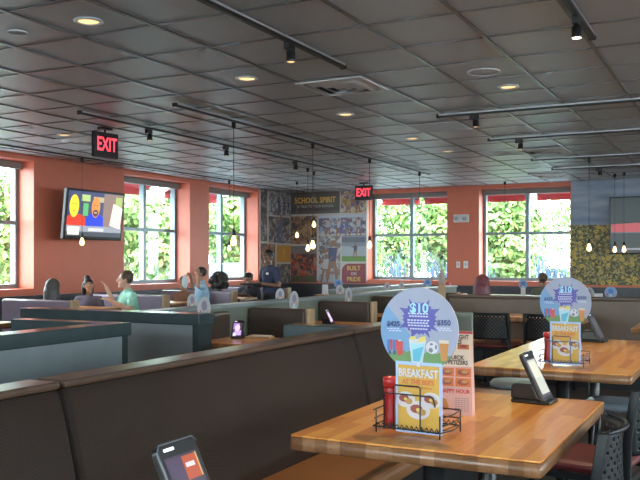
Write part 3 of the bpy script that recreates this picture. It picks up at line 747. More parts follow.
table('glossy oak table nearest the camera, holding the large round sign and tablet', -1.345, -.525, 2.39, 3.54)
table('oak table second from the camera, behind the nearest one', -1.37, -.525, 4.42, 6.36)
table('oak table beside the camera at the lower left, holding a dark tablet', -1.35, -.53, .40, 1.60)
table('oak table with its near edge behind two perforated chair backs', -3.15, -1.45, 8.44, 9.00)
table('oak table at the right edge, only its left corner in view', -.90, .30, 7.50, 8.25)
for k, (y, lab) in enumerate([(5.68, 'dark wooden table in the first aisle booth, with a lit tablet'), (7.56, 'table in the second aisle booth, past the first brown bench'),
                 (9.03, 'table in the third aisle booth, beneath the ledge'), (10.5, 'table in the fourth aisle booth, hidden by the near sign')]):
    table(lab, -4.10 if k else -3.85, -3.34 if k else -3.43, y-.27-(.06 if not k else 0), y+.27, 'aisle booth tables', h=.70, top='oak')
for (y, lab) in [(6.3, 'table behind the wide grey half wall, left side of the ledge'), (7.87, 'table left of the long ledge, beside the serving person'),
                 (9.4, 'table left of the long ledge, in front of the school mural'), (11.25, 'table far left of the long ledge, toward the back window')]:
    table(lab, -5.13, -4.46, y-.33, y+.33, 'tables left of the ledge')
for (y, lab) in [(7.8, 'table in the booth of the diner in mint, by the left wall'), (9.42, 'table in the booth of the child in light blue'), (11.0, 'table in front of the seated man in the dark shirt')]:
    table(lab, -7.9, -6.9, y-.26, y+.26, 'tables along the left windows')
table('table by the mural with a round sign and white cards', -6.6, -5.9, 12.6, 13.3)
table('table at the left edge, its pale corner showing past the half wall', -7.0, -6.06, 4.95, 5.66, top='oak')
table('sunlit table in front of the right back window, with a round sign', -3.95, -3.05, 13.45, 14.15)
table('table just behind the long bench at right, with two round signs', -2.1, -1.2, 10.2, 10.98)
table('table behind the wooden post, near the left back window', -5.08, -4.4, 13.55, 14.2)

# ------------------------------------------------------------------ chairs and stools
def perforated(wd, z0, z1, bulge, y0, hole=.0105, px=.0185):
    bm = bmesh.new(); nx = int(wd/px); nz = int((z1-z0)/px)
    def P(u, z):
        k = 2*u/wd; return Vector((u, y0 - bulge*(1-k*k) + .010*((z-z0)/(z1-z0)), z))
    for i in range(nx):
        for j in range(nz):
            u0 = -wd/2+i*wd/nx; u1 = u0+wd/nx; v0 = z0+j*(z1-z0)/nz; v1 = v0+(z1-z0)/nz
            o4 = [(u0, v0), (u1, v0), (u1, v1), (u0, v1)]
            if (i+j) % 2 == 0 and 1 <= i < nx-1 and (1 <= j < nz-1):
                uc, vc = (u0+u1)/2, (v0+v1)/2; q = hole/2
                i4 = [(uc-q, vc-q), (uc+q, vc-q), (uc+q, vc+q), (uc-q, vc+q)]
                for k in range(4):
                    f = bm.faces.new([bm.verts.new(P(*p)) for p in (o4[k], o4[(k+1) % 4], i4[(k+1) % 4], i4[k])])
            else: bm.faces.new([bm.verts.new(P(*p)) for p in o4])
    bmesh.ops.remove_doubles(bm, verts=bm.verts[:], dist=1e-5)
    me = bpy.data.meshes.new('backrest'); bm.to_mesh(me); bm.free()
    me.materials.append(M['chairmetal'])
    for p in me.polygons: p.use_smooth = True
    o = bpy.data.objects.new('backrest', me); COL.objects.link(o)
    sm = o.modifiers.new('thickness', 'SOLIDIFY'); sm.thickness = .0025
    return o
def make_chair(label, loc, rz, group):
    t = thing('metal_chair', label, 'chair', loc, rz, group)      # faces local +y
    h = .80; wd = .40
    for sx in (-1, 1):
        x = sx*wd/2
        MB().ring_sweep([[Vector((x+a*.012, y+b*.017, z)) for a, b in ((-1,-1),(1,-1),(1,1),(-1,1))] for y, z in ((-.27, 0), (-.20, .42), (-.205, .60), (-.235, h))]).build('rear_leg', M['chairmetal'], t, bevel=.003)
        MB().ring_sweep([[Vector((x+a*.012, y+b*.014, z)) for a, b in ((-1,-1),(1,-1),(1,1),(-1,1))] for y, z in ((.22, 0), (.19, .43))]).build('front_leg', M['chairmetal'], t, bevel=.003)
    fr = MB()
    for sx in (-1, 1): fr.span((sx*wd/2-.012, -.20, .405), (sx*wd/2+.012, .19, .43))
    fr.span((-wd/2, .178, .405), (wd/2, .20, .43)).span((-wd/2, -.21, .405), (wd/2, -.19, .43)); fr.build('seat_frame', M['chairmetal'], t)
    st = MB()
    for sx in (-1, 1): st.rod((sx*wd/2, -.24, .18), (sx*wd/2, .21, .18), .009)
    st.rod((-wd/2, -.02, .18), (wd/2, -.02, .18), .009); st.build('stretcher', M['chairmetal'], t)
    MB().span((-.20, -.18, .43), (.20, .21, .478)).build('seat', M['redvinyl'], t, bevel=.022, seg=3)
    b = perforated(wd-.02, .53, .792, .07, -.222); b.parent = t
    tp = MB(); tp.tube([(u*(wd/2), -.232-.07*(1-u*u)+.002, .795) for u in [-1+2*i/10 for i in range(11)]], .008); tp.build('top_rail', M['chairmetal'], t)
    return t
G = 'black perforated metal chairs'
c0 = make_chair('black perforated chair at the near table, nearest the camera at lower right', (-.655, 2.855, 0), PI/2+.105, G)
dup(c0, (-.625, 3.84, 0), PI/2-.12, 'black perforated chair at the right edge, just beyond the near table')
dup(c0, (-2.36, 8.62, 0), -.06, 'green-lit perforated chair back beyond the second table, the left of two')
dup(c0, (-1.82, 8.66, 0), -.02, 'perforated chair back half hidden behind the second round sign')
def stool(label, loc, rz):
    t = thing('low_stool', label, 'stool', loc, rz, 'blue-grey stools')
    MB().ring_sweep([[Vector((.20*math.copysign(abs(math.cos(a))**.7, math.cos(a))*k, .18*math.copysign(abs(math.sin(a))**.7, math.sin(a))*k, z)) for a in [2*PI*i/24 for i in range(24)]] for k, z in ((.92, .425), (1, .435), (1, .455), (.93, .47), (.6, .474), (.05, .475))]).build('seat', M['greyvinyl'], t, smooth=True)
    for sx in (-1, 1):
        for sy in (-1, 1): MB().rod((sx*.15, sy*.13, 0), (sx*.13, sy*.11, .43), .012).build('leg', M['black'], t)
    MB().box((0, 0, .20), (.28, .02, .02)).build('stretcher', M['black'], t)
stool('blue-grey stool seat under the left end of the second table', (-1.48, 5.98, 0), .2)
stool('blue-grey stool seat under the right end of the second table', (-.72, 5.42, 0), 0)
stool('low stool in the aisle by the wide half wall, holding a small sign', (-3.10, 4.85, 0), .3)
# ------------------------------------------------------------------ things on the tables
def D(c, r=.45): return mat('print_ink', c, r)
INK = dict(dim=D((.36, .38, .40)), lav=D((.31, .33, .45)), sky=D((.16, .31, .53)), grass=D((.13, .26, .09)), splash=D((.085, .075, .36)), cyan=D((.33, .66, .82)), white=D((.60, .60, .64)),
           pale=D((.55, .58, .74)), blue=D((.06, .16, .48)), red=D((.55, .06, .06)), amber=D((.52, .22, .05)), foam=D((.62, .52, .40)), teal=D((.10, .42, .58)), tealp=D((.34, .62, .72)),
           lemon=D((.68, .55, .12)), grey=D((.20, .18, .24)), yellow=D((.62, .36, .055)), cardblue=D((.38, .52, .80)), orange=D((.62, .16, .04)), meat=D((.30, .07, .05)), plate=D((.62, .58, .60)),
           bun=D((.48, .25, .08)), cream=D((.72, .60, .48)), pink=D((.66, .38, .33)), brown=D((.10, .05, .04)), navy=D((.05, .07, .22)))
def big_sign(label, loc, rz):
    t = thing('table_sign', label, 'sign', loc, rz, 'round drink signs in wire caddies')
    zc, r = .357, .128; cut = math.asin((.243-zc)/r)
    ring = [(r*math.cos(a), zc+r*math.sin(a)) for a in [cut + (PI-2*cut)*i/44 for i in range(45)]]
    mb = MB(); mb.use(INK['white']); mb.prism(ring, lambda u, v: Vector((u, 0, v)), (0, .004, 0))
    mb.use(INK['sky']); mb.art(ring, 1)
    up = [(x, z) for x, z in ring if z > .345]; mb.use(INK['lav'])
    def arc(z0, a=.02):                               # upper field of the print
        return [(x, z) for x, z in ring if z >= z0]
    mb.art([(x, z) for x, z in ring if x > -.02 or z > .42], 2)
    mb.use(INK['grass'])
    lo = [(x, z) for x, z in ring if z < .286]
    R_ = sorted([p for p in lo if p[0] > 0], key=lambda p: p[1]); L_ = sorted([p for p in lo if p[0] < 0], key=lambda p: -p[1])
    gr = R_ + [(x, .290+.003*((i % 2)*2-1)) for i, x in enumerate([.08-.16*k/16 for k in range(17)])] + L_
    mb.art(gr, 3)
    d = mb.build('disc', None, t, fix=False)
    a = MB(); a.use(INK['splash']); n = 26
    sp = []
    for i in range(n*2):
        an = 2*PI*i/(n*2); rr = .056 if i % 2 else .050
        if i in (4, 9, 17, 22, 30, 36, 43, 47): rr = .074
        sp.append((.003+rr*math.cos(an)*1.02, .392+rr*.9*math.sin(an)))
    a.art(sp, 4)
    a.use(INK['pale'])
    for k, (x0, z0, wd) in enumerate([(-.034, .404, .068), (-.030, .396, .064), (-.036, .384, .074), (-.036, .376, .070), (-.034, .368, .072), (-.028, .358, .060)]):
        for j in range(7): a.art(rect(x0+wd*j/7, z0, x0+wd*(j+.75)/7, z0+.0042), 5)
    for x0, z0 in ((-.105, .356), (-.098, .350), (.060, .364), (.066, .358)):
        for j in range(4): a.art(rect(x0+.011*j, z0, x0+.011*j+.008, z0+.003), 5)
    # drinks along the bottom of the print
    for j, c in enumerate(('blue', 'red', 'blue', 'red', 'white')):
        a.use(INK[c]); a.art(rect(-.104+.0095*j, .292, -.0965+.0095*j, .324), 5)
    a.use(INK['navy']); a.art(rect(-.100, .278, -.092, .291), 5); a.art(rect(-.084, .278, -.076, .291), 5)
    a.use(INK['red']); a.art(rect(-.070, .278, -.052, .320), 5.5)
    a.use(INK['white']); a.art([(-.022, .258), (.014, .258), (.026, .330), (-.032, .330)], 5)
    a.use(INK['tealp']); a.art([(-.018, .260), (.011, .260), (.021, .316), (-.026, .316)], 6)
    a.use(INK['teal']); a.art([(-.017, .262), (.004, .262), (.018, .308), (-.018, .296)], 7)
    a.use(INK['lemon']); a.art([(-.002, .318), (.026, .326), (.024, .340), (.004, .334)], 7); a.art([(-.028, .326), (-.006, .330), (-.010, .338), (-.026, .336)], 7)
    a.use(INK['white']); a.art(circle(.045, .306, .020, 18, .019), 5); a.use(INK['grey']); a.art(circle(.041, .298, .008, 6), 6); a.art(circle(.043, .316, .006, 6, .004), 6); a.art(circle(.058, .308, .004, 6, .008), 6)
    a.use(INK['amber']); a.art([(.074, .268), (.092, .268), (.099, .326), (.068, .326)], 5); a.use(INK['foam']); a.art([(.068, .320), (.099, .320), (.099, .330), (.068, .330)], 6)
    a.build('drink_print', None, d, fix=False)
    text('$10', .040, INK['cyan'], d, (.003, -.0048, .422), 'price_lettering', bold=.0012, extrude=.0002)
    text('$425', .022, INK['navy'], d, (-.083, -.0048, .372), 'price_lettering', bold=.0009, extrude=.0002)
    text('$350', .022, INK['navy'], d, (.083, -.0048, .381), 'price_lettering', bold=.0009, extrude=.0002)
    for ob in [d] + list(d.children):                   # the disc is a touch larger than its layout
        if ob.name.startswith(('disc', 'drink_print')):
            for v in ob.data.vertices: v.co.x *= 1.08; v.co.z = .342 + (v.co.z-.357)*1.08
        else: ob.location.x *= 1.08; ob.location.z = .342 + (ob.location.z-.357)*1.08; ob.scale = (ob.scale.x*1.08, 1.08, 1)
    c = MB(); c.use(INK['cardblue']); c.span((-.082, -.002, .004), (.082, .004, .237))
    c.use(INK['yellow']); c.art(rect(-.073, .016, .073, .226), 5)
    for (x, z, rx, rz_) in ((-.045, .112, .034, .026), (.045, .115, .034, .026), (0, .080, .042, .030)):
        c.use(INK['plate']); c.art(circle(x, z, rx, 22, rz_), 6+x); c.use(INK['meat']); c.art(circle(x-.006, z+.004, rx*.55, 9, rz_*.5), 7+x); c.use(INK['bun']); c.art(circle(x+.012, z-.005, rx*.40, 8, rz_*.40), 8+x); c.use(INK['lemon']); c.art(circle(x, z+.002, rx*.18, 7, rz_*.2), 9+x)
    c.use(INK['white']); c.art(circle(0, .228, .007, 12), 6)
    for j in range(10): c.use(INK['orange']); c.art(rect(-.048+.0098*j, .151, -.041+.0098*j, .156), 6)
    cd_ = c.build('breakfast_card', None, t, fix=False)
    text('BREAKFAST', .037, INK['white'], cd_, (0, -.0062, .199), 'card_lettering', bold=.0010, sx=.74, extrude=.0002)
    text("AT THE BEE'S", .021, INK['orange'], cd_, (0, -.0062, .171), 'card_lettering', bold=.0008, sx=.92, extrude=.0002)
    return t
def caddy(label, loc, rz, m):
    t = thing('wire_caddy', label, 'caddy', loc, rz, 'wire table caddies')
    a, b = .116, .080; k = .0026
    def hoop(z, ex=0):
        return [(-a-ex, -b, z), (a, -b, z), (a+ex, -b*.2, z), (a, b, z), (-a, b, z), (-a-ex-.012, b*.1, z)]
    hp = MB()
    hp.tube(hoop(.020, .012), k, 6, True)
    for z, ex in ((.045, .008), (.072, .012)): hp.tube([(-a-ex, -b+.004, z), (-a-ex-.012, b*.1, z), (-a, b, z), (a, b, z), (a+ex+.006, -b*.2, z), (a+ex, -b+.004, z)], k, 6)
    hp.build('basket_hoop', m, t)
    zz = MB()
    for sy in (-1, 1): zz.tube([(-a+2*a*i/26, sy*(b+.004), .020+(.014 if i % 2 else 0)) for i in range(27)], .0024, 6)
    for i in range(8): zz.tube([(-a+2*a*(i+.5)/8, -b, .018), (-a+2*a*(i+.5)/8, b, .018)], .002, 6)
    zz.build('zigzag_wire', m, t)
    for x, y in ((-a, -b), (a, -b), (a, b), (-a, b)): MB().rod((x, y, .0), (x, y, .074), k, n=6).build('corner_post', m, t)
    f = MB()
    f.tube([(-.086, -b, .015), (-.086, -b, .130), (-.080, -b, .134), (.080, -b, .134), (.088, -b*.9, .128), (.088, -b*.6, .085)], k, 6)
    f.tube([(-.048, -b-.003, .015), (-.048, -b-.003, .158), (-.042, -b-.003, .163), (.042, -b-.003, .163), (.048, -b-.003, .158), (.048, -b-.003, .03), (.058, -b-.003, .018)], k, 6)
    f.build('front_frame', m, t)
    return t
def ketchup(label, loc, s=1):
    t = thing('ketchup_bottle', label, 'bottle', loc, 0, 'red ketchup bottles', s)
    MB().lathe([(.001, 0), (.026, .002), (.028, .008), (.028, .05), (.025, .085), (.026, .125), (.028, .142), (.024, .150), (.001, .151)], n=24).build('body', M['red'], t, smooth=True)
    MB().lathe([(.025, .150), (.031, .152), (.032, .170), (.030, .184), (.024, .184), (.022, .172), (.001, .170)], n=24).build('cap', M['redtrans'], t)
    return t
c1 = (-.985, 2.63, TZ)
caddy('black wire caddy on the near table, holding the large round sign', c1, math.radians(-6), M['black'])
big_sign('large round ten-dollar sign over a breakfast card, on the nearest table', (-.962, 2.572, TZ+.003), math.radians(-4))
ketchup('red ketchup bottle on the near table, left of the large sign', (-1.100, 2.672, TZ+.001), .92)
c2 = (-.905, 4.70, TZ)
caddy('bright wire caddy on the second table, below the farther round sign', c2, math.radians(-2), mat('silver_wire', (.10, .13, .22), .2, metal=.8))
big_sign('round ten-dollar sign over a breakfast card, on the second table', (c2[0]+.012, c2[1]-.055, TZ+.003), math.radians(-3))
ketchup('dark red ketchup bottle on the second table, left of its sign', (-1.005, 4.755, TZ+.001), .92)
# tall folded appetizer menu
t = thing('tall_menu', 'tall pink appetizer menu standing behind the near round sign', 'menu', (-.975, 2.985, TZ), math.radians(4))
mb = MB(); W_ = .068
mb.use(INK['pink']); mb.prism([(-.012, 0), (.040, 0), (.0385, 0), (.001, .311), (-.001, .311)], lambda u, v: Vector((-W_, u, v)), (2*W_, 0, 0))
mb.build('folded_card', INK['pink'], t)
pm = MB(); pm.use(INK['pink']); pm.art(rect(-W_, .001, W_, .31), 1)
pm.use(INK['cream']); pm.art(rect(-W_, .18, W_, .30), 2)
pm.use(INK['red']); pm.art(rect(-W_, .302, W_, .31), 2)
for (x, z) in ((-.030, .158), (.034, .158), (-.030, .122), (.034, .122)):
    pm.use(INK['orange']); pm.art(rect(x-.029, z-.016, x+.029, z+.016), 2); pm.use(INK['meat']); pm.art(circle(x, z, .022, 14, .011), 3); pm.use(INK['bun']); pm.art(circle(x+.006, z+.003, .013, 10, .006), 4)
pm.use(INK['orange']); pm.art(rect(.012, .244, .055, .262), 3); pm.use(INK['meat']); pm.art(circle(.034, .255, .014, 10, .006), 4)
pm.use(INK['amber']); pm.art([(-.058, .018), (-.030, .014), (-.018, .030), (-.030, .058), (-.050, .062)], 3)
pm.use(INK['grey'])
for k in range(7):
    for j in range(5): pm.art(rect(.004+.011*j, .062-.0075*k, .012+.011*j, .0642-.0075*k), 3)
pr_ = pm.build('menu_print', None, t, fix=False); pr_.rotation_euler.x = -math.atan2(.012, .311); pr_.location.y = -.0125
for (s_, z, sz, ink, sx) in (('LATE NIGHT', .288, .022, 'brown', .8), ('BITES', .270, .022, 'brown', .9), ('QUICK', .212, .021, 'brown', 1), ('APPETIZERS', .194, .021, 'brown', .86), ('HAPPY HOUR', .088, .021, 'red', .86)):
    tx = text(s_, sz, INK[ink], pr_, (.004, -.0026, z), 'menu_lettering', bold=.0007, sx=sx, extrude=.0002)

def tablet(label, loc, rz, art, lit=1.0, bare=False):
    """ordering tablet: slab leaning back on a block stand, screen towards local -y"""
    t = thing('ordering_tablet', label, 'tablet', loc, rz, 'ordering tablets on the tables')
    tilt = math.radians(26); R = Matrix.Rotation(-tilt, 3, 'X')
    def place(o): o.rotation_euler.x = -tilt; o.location = (0, -.055, .012)
    b = MB(); b.span((-.062, -.075, 0), (.062, .085, .016)); b.prism([(-.035, .016), (.085, .016), (.085, .068), (.074, .078), (-.005, .078)], lambda u, v: Vector((-.058, u, v)), (.116, 0, 0))
    b.build('stand', M['blackplastic'], t, bevel=.007)
    s = MB(); s.prism([(x, z) for x, z in ((-.058, 0), (.058, 0), (.066, .010), (.066, .198), (.056, .210), (-.056, .210), (-.066, .198), (-.066, .010))], lambda u, v: Vector((u, 0, v)), (0, .018, 0))
    sl = s.build('slab', M['blackplastic'], t, bevel=.004); place(sl)
    p = MB(); p.use(em('tablet_screen', (.045, .035, .055), lit)); p.art(rect(-.053, .018, .053, .180), 1)
    for (pts, c, l) in art: p.use(em('tablet_picture', c, lit)); p.art(pts, l)
    sc = p.build('screen', None, sl, fix=False)
    rim = MB(); rim.tube([(-.0655, -.001, .012), (-.0655, -.001, .197), (-.0555, -.001, .2095), (.0555, -.001, .2095), (.0655, -.001, .197)], .0022, 6)
    rim.build('grey_rim', mat('tablet_rim', (.10, .11, .13), .3, metal=.2), sl)
    MB().span((-.045, -.003, .193), (-.015, .0, .199)).build('status_light', em('status_white', (.75, .75, .8), 1.0), sl)
    return t
food = [(rect(-.002, .125, .046, .175), (.30, .06, .03), 2), (rect(.004, .150, .034, .160), (.45, .40, .42), 3), (rect(.044, .125, .048, .176), (.45, .30, .12), 3),
        (rect(-.05, .105, -.004, .175), (.055, .04, .07), 2), (circle(-.022, .088, .018, 12, .010), (.20, .04, .04), 2), (rect(-.040, .068, -.016, .078), (.5, .5, .52), 3), (rect(-.004, .056, .024, .064), (.4, .36, .45), 3), (rect(-.045, .025, .045, .05), (.08, .05, .10), 2)]
purp = [(rect(-.05, .10, .02, .175), (.30, .16, .45), 2), (rect(-.03, .03, .05, .09), (.42, .28, .55), 2), (circle(.0, .12, .03, 14, .04), (.65, .45, .60), 3), (rect(-.045, .02, -.01, .06), (.55, .5, .6), 3)]
pale = [(rect(-.05, .03, .05, .175), (.30, .31, .27), 2), (rect(-.04, .10, .03, .165), (.40, .38, .30), 3)]  # glancing screen highlight painted as pale glowing patches
tablet('dark tablet on a stand at the lower left, its screen showing food pictures', (-1.015, 1.39, TZ), PI/2, food, .6)
tablet('black tablet leaning on its stand at the back of the near table', (-.77, 3.40, TZ), math.radians(86), pale, .9)
tablet('black tablet seen from the side at the back of the second table', (-.97, 6.13, TZ), math.radians(86), [(rect(-.05, .03, .05, .175), (.05, .05, .06), 2)], .8)
tablet('tablet with a bright purple screen in the first aisle booth', (-3.71, 5.74, .70), math.radians(14), purp, .9).scale = (.72,)*3
tablet('tablet with a purple screen seen edge-on before the second brown bench', (-3.74, 7.46, .70), math.radians(96), purp, .9).scale = (.72,)*3
t = thing('wooden_board', 'pale tan board lying on the first booth table beside the purple tablet', 'tray', (-3.555, 5.84, .70), .1)
MB().box((0, 0, .009), (.20, .12, .018)).build('board', M['tan'], t, bevel=.005); MB().box((0, 0, .021), (.17, .09, .006)).build('paper_liner', INK['cream'], t)

# small round table signs
def small_sign(label, loc, rz, blue, s=.82):
    t = thing('small_table_sign', label, 'sign', loc, rz, 'small round table signs', s)
    mb = MB(); mb.use(INK['dim']); R = .09; zc = .222
    mb.prism(circle(0, zc, R, 28), lambda u, v: Vector((u, -.002, v)), (0, .004, 0))
    face = 'sky' if blue else 'dim'
    for sgn in (1, -1):
        def ar(pts, l): f = mb.bm.faces.new([mb.bm.verts.new((x, -sgn*(.002+l*.0005), z)) for x, z in (pts if sgn > 0 else pts[::-1])]); f.material_index = mb.cur
        mb.use(INK[face]); ar(circle(0, zc, R*.96, 28), 1)
        mb.use(INK['blue' if blue else 'grey']); ar([((.034 if i % 2 else .044)*math.cos(2*PI*i/20), zc+.022+(.034 if i % 2 else .044)*math.sin(2*PI*i/20)) for i in range(20)], 2)
        mb.use(INK['tealp']); ar([(-.014, zc-.075), (.012, zc-.075), (.018, zc-.028), (-.02, zc-.028)], 2); mb.use(INK['red']); ar(rect(-.06, zc-.045, -.04, zc-.01), 2); mb.use(INK['amber']); ar(rect(.04, zc-.045, .055, zc-.005), 2)
    mb.build('disc', None, t, fix=False)
    MB().span((-.045, -.0035, .006), (.045, .0035, zc-.06)).build('card', INK['white'], t); MB().span((-.05, -.035, 0), (.05, .035, .007)).build('foot', INK['white'], t)
    return t
TA = .70
def at(px, X):                                        # ground position on the line x = X seen in that column
    k = (px-320)/835; c, s = math.cos(math.radians(27.247)), math.sin(math.radians(27.247)); return X*(k*s+c)/(k*c-s)
for (px, X, z, rz, blue, lab) in [
        (192, -4.58, .76, 1.60, 0, 'small round sign just past the grey half wall, the left of a pair'),
        (204, -3.98, TA, 1.60, 0, 'small round sign just past the grey half wall, the right of a pair'),
        (280, -4.58, .76, 1.42, 0, 'pale small round sign in front of the serving person'),
        (294, -3.95, TA, 1.60, 0, 'small round sign right of the serving person, breaking the ledge line'),
        (340, -4.58, .76, 1.35, 0, 'cream small round sign under the maroon badge of the mural'),
        (348.5, -3.95, TA, 1.60, 0, 'small round sign above the second dark booth bench'),
        (387, -4.58, .76, 1.45, 0, 'thin small round sign under the left back window'),
        (401.5, -4.58, .76, 1.45, 0, 'thin small round sign right of its twin, above the near large sign')]:
    y = at(px, X)
    small_sign(lab, (X, y, z), rz, blue, 1.08 if z == TA else .86)
for (x, y, z, rz, lab) in [(-6.2, 12.72, .76, .25, 'small blue round sign beside white cards in front of the mural'),
                           (-4.98, 13.75, .76, .2, 'small blue round sign left of the wooden post'),
                           (-3.32, 13.75, .76, .1, 'small blue round sign below the middle of the right back window'),
                           (-1.52, 10.75, .76, .1, 'small blue round sign below the sunflower mural, at the far right'),
                           (-1.71, 10.35, .76, -.5, 'small pale blue sign peeping out behind the second round sign'),
                           (-3.10, 4.85, .475, .6, 'small round sign standing on a booth seat, cut off by the brown banquette')]:
    small_sign(lab, (x, y, z), rz, 1 if z > .5 and x != -1.71 else 0)
for (x, y, lab) in [(-6.43, 12.68, 'white upright card left of the small blue sign before the mural'), (-1.66, 10.72, 'white upright card left of the small blue sign under the sunflowers')]:
    t = thing('table_card', lab, 'card', (x, y, .76), .2)
    MB().prism([(-.03, 0), (.03, 0), (.002, .17), (-.002, .17)], lambda u, v: Vector((-.05, u, v)), (.10, 0, 0)).build('tent', INK['white'], t)
    o = MB().art(rect(-.035, .05, .035, .13), 1).build('card_print', INK['sky'], t, fix=False); o.location.y = -.022; o.rotation_euler.x = -.17
t = thing('tumbler', 'red plastic tumbler behind the wooden post, before the orange pillar', 'cup', (-4.68, 13.9, .76))
MB().lathe([(.001, 0), (.045, 0), (.062, .17), (.058, .172), (.042, .01), (.001, .009)], n=20).build('cup', M['redtrans'], t, smooth=True)
MB().lathe([(.060, .166), (.066, .168), (.066, .182), (.05, .19), (.001, .192)], n=20).build('lid', M['redtrans'], t)
MB().rod((.01, 0, .19), (.025, 0, .27), .004).build('straw', M['red'], t)
t = thing('caddy_box', 'orange-red condiment box at the foot of the wooden post', 'box', (-3.05, 8.86, TZ), .1)
MB().box((0, 0, .05), (.10, .10, .10)).build('box', D((.45, .08, .03)), t, bevel=.006); MB().box((0, 0, .103), (.106, .106, .01)).build('lid', M['redtrans'], t)
# ------------------------------------------------------------------ people
def bake(mb, vox, m, name, parent, smooth=6, obj_loc=None):
    me = bpy.data.meshes.new(name); bmesh.ops.recalc_face_normals(mb.bm, faces=mb.bm.faces[:]); mb.bm.to_mesh(me); mb.bm.free()
    o = bpy.data.objects.new(name, me); COL.objects.link(o)
    r = o.modifiers.new('remesh', 'REMESH'); r.mode = 'VOXEL'; r.voxel_size = vox; r.use_smooth_shade = True
    s = o.modifiers.new('smooth', 'SMOOTH'); s.factor = .5; s.iterations = smooth
    dg = bpy.context.evaluated_depsgraph_get(); m2 = bpy.data.meshes.new_from_object(o.evaluated_get(dg))
    bpy.data.objects.remove(o); m2.materials.clear(); m2.materials.append(m)
    for p in m2.polygons: p.use_smooth = True
    n = bpy.data.objects.new(name, m2); COL.objects.link(n); n.parent = parent; return n
def limb(mb, a, b, r0, r1): mb.rod(a, b, r0, r1, 14); mb.ball(a, r0, 14, 10); mb.ball(b, r1, 14, 10)
def person(label, loc, rz, s, skin, hair, shirt, trousers, style='short', sit=True, arms=None, lean=0, turn=0, longsleeve=False, seat=.44, hairstyle_scale=1):
    """local -y is the way the body faces; origin on the floor under the pelvis"""
    t = thing('person', label, 'person', (loc[0], loc[1], (seat-.44*s) if sit else 0), rz, None, s)
    U = 0 if sit else .44
    V = lambda x, y, z: Vector((x, y, z))
    def L(x, y, z):                                   # lean the trunk forward about the hips
        p = V(x, y, z-.50); c_, s_ = math.cos(lean), math.sin(lean)
        return V(p.x, p.y*c_ - p.z*s_, p.y*s_ + p.z*c_ + .50 + U)
    B = MB()
    sh = {}
    B.ball(L(0, 0, .56), (.165, .125, .12), 18, 12); limb(B, L(0, 0, .60), L(0, 0, .78), .115, .125)
    B.ball(L(0, -.005, .85), (.165, .115, .14), 18, 12); limb(B, L(-.15, 0, .955), L(.15, 0, .955), .055, .055)
    limb(B, L(0, .005, .97), L(0, -.015, 1.08), .056, .050)
    hc = L(0, -.03, 1.175); Hh = Matrix.Rotation(turn, 3, 'Z') @ Matrix.Rotation(-lean*.3, 3, 'X')
    def HP(x, y, z): return hc + Hh @ V(x, y, z)
    B.ball(hc + Hh @ V(0, .01, .02), (.076, .095, .098), 18, 14); B.ball(HP(0, -.03, -.06), (.056, .060, .058), 14, 10); B.ball(HP(0, -.072, -.098), (.024, .02, .02), 10, 8)
    limb(B, HP(0, -.092, .01), HP(0, -.108, -.028), .011, .016)
    for sx in (-1, 1): B.ball(HP(sx*.078, .012, -.008), (.012, .022, .032), 10, 8); B.ball(HP(sx*.03, -.083, .028), (.022, .012, .01), 8, 6)
    arms = arms or {}
    hands = {}
    for sx, k in ((-1, 'R'), (1, 'L')):
        S0 = L(sx*.175, 0, .945)
        e, wv = arms.get(k, ((sx*.245, .02, .68), (sx*.17, -.20, .68)))
        e = V(*e) + V(0, 0, U); wv = V(*wv) + V(0, 0, U)
        limb(B, S0, e, .052, .040); limb(B, e, wv, .040, .028)
        sh[k] = (S0, e, wv)
        d = (wv-e).normalized(); sd = d.cross(V(0, 0, 1)); sd = sd.normalized() if sd.length > .1 else V(1, 0, 0); nn = sd.cross(d)
        limb(B, wv, wv+d*.03, .026, .030)
        for q in (-1, 0, 1): limb(B, wv+d*.02+sd*.018*q, wv+d*.075+sd*.022*q, .019, .017)
        for q, ln in ((-1.5, .058), (-.5, .072), (.5, .078), (1.5, .068)):
            a0 = wv+d*.078+sd*.0165*q; a1 = a0+d*ln*.55+sd*.003*q-nn*.008; a2 = a1+d*ln*.40-nn*.022
            limb(B, a0, a1, .0105, .0095); limb(B, a1, a2, .0095, .008)
        th0 = wv+d*.03-sd*.03*sx; th1 = th0+d*.038-sd*.026*sx; limb(B, th0, th1, .013, .011); limb(B, th1, th1+d*.032-nn*.008, .011, .009)
        hands[k] = wv+d*.10
    legs = []
    for sx in (-1, 1):
        if sit: pts = [V(sx*.09, -.02, .525), V(sx*.11, -.42, .50), V(sx*.11, -.40, .09)]
        else: pts = [V(sx*.09, 0, .95), V(sx*.10, -.015, .50), V(sx*.10, .01, .09)]
        limb(B, pts[0], pts[1], .088, .060); limb(B, pts[1], pts[2], .058, .040); legs.append(pts)
        B.ball(pts[2]+V(0, -.06, -.045), (.045, .12, .045), 12, 8)
    bake(B, .0085, skin, 'body', t, 4)
    SH = MB()
    SH.ball(L(0, 0, .58), (.178, .140, .12), 18, 12); limb(SH, L(0, 0, .60), L(0, 0, .78), .132, .140); SH.ball(L(0, -.005, .85), (.178, .130, .145), 18, 12); limb(SH, L(-.15, 0, .95), L(.15, 0, .95), .064, .064)
    limb(SH, L(0, .0, .96), L(0, -.005, 1.015), .075, .062)
    for k in 'RL':
        S0, e, wv = sh[k]; m_ = S0.lerp(e, .62)
        if longsleeve: limb(SH, S0, e, .064, .052); limb(SH, e, e.lerp(wv, .9), .052, .040)
        else: limb(SH, S0, m_, .064, .058)
    bake(SH, .012, shirt, 'shirt', t, 5)
    TR = MB(); TR.ball(V(0, .0, .54+U), (.178, .14, .11), 18, 12)
    for pts in legs: limb(TR, pts[0], pts[1], .098, .070); limb(TR, pts[1], pts[1].lerp(pts[2], .92), .068, .054)
    bake(TR, .014, trousers, 'trousers', t, 4)
    SHO = MB()
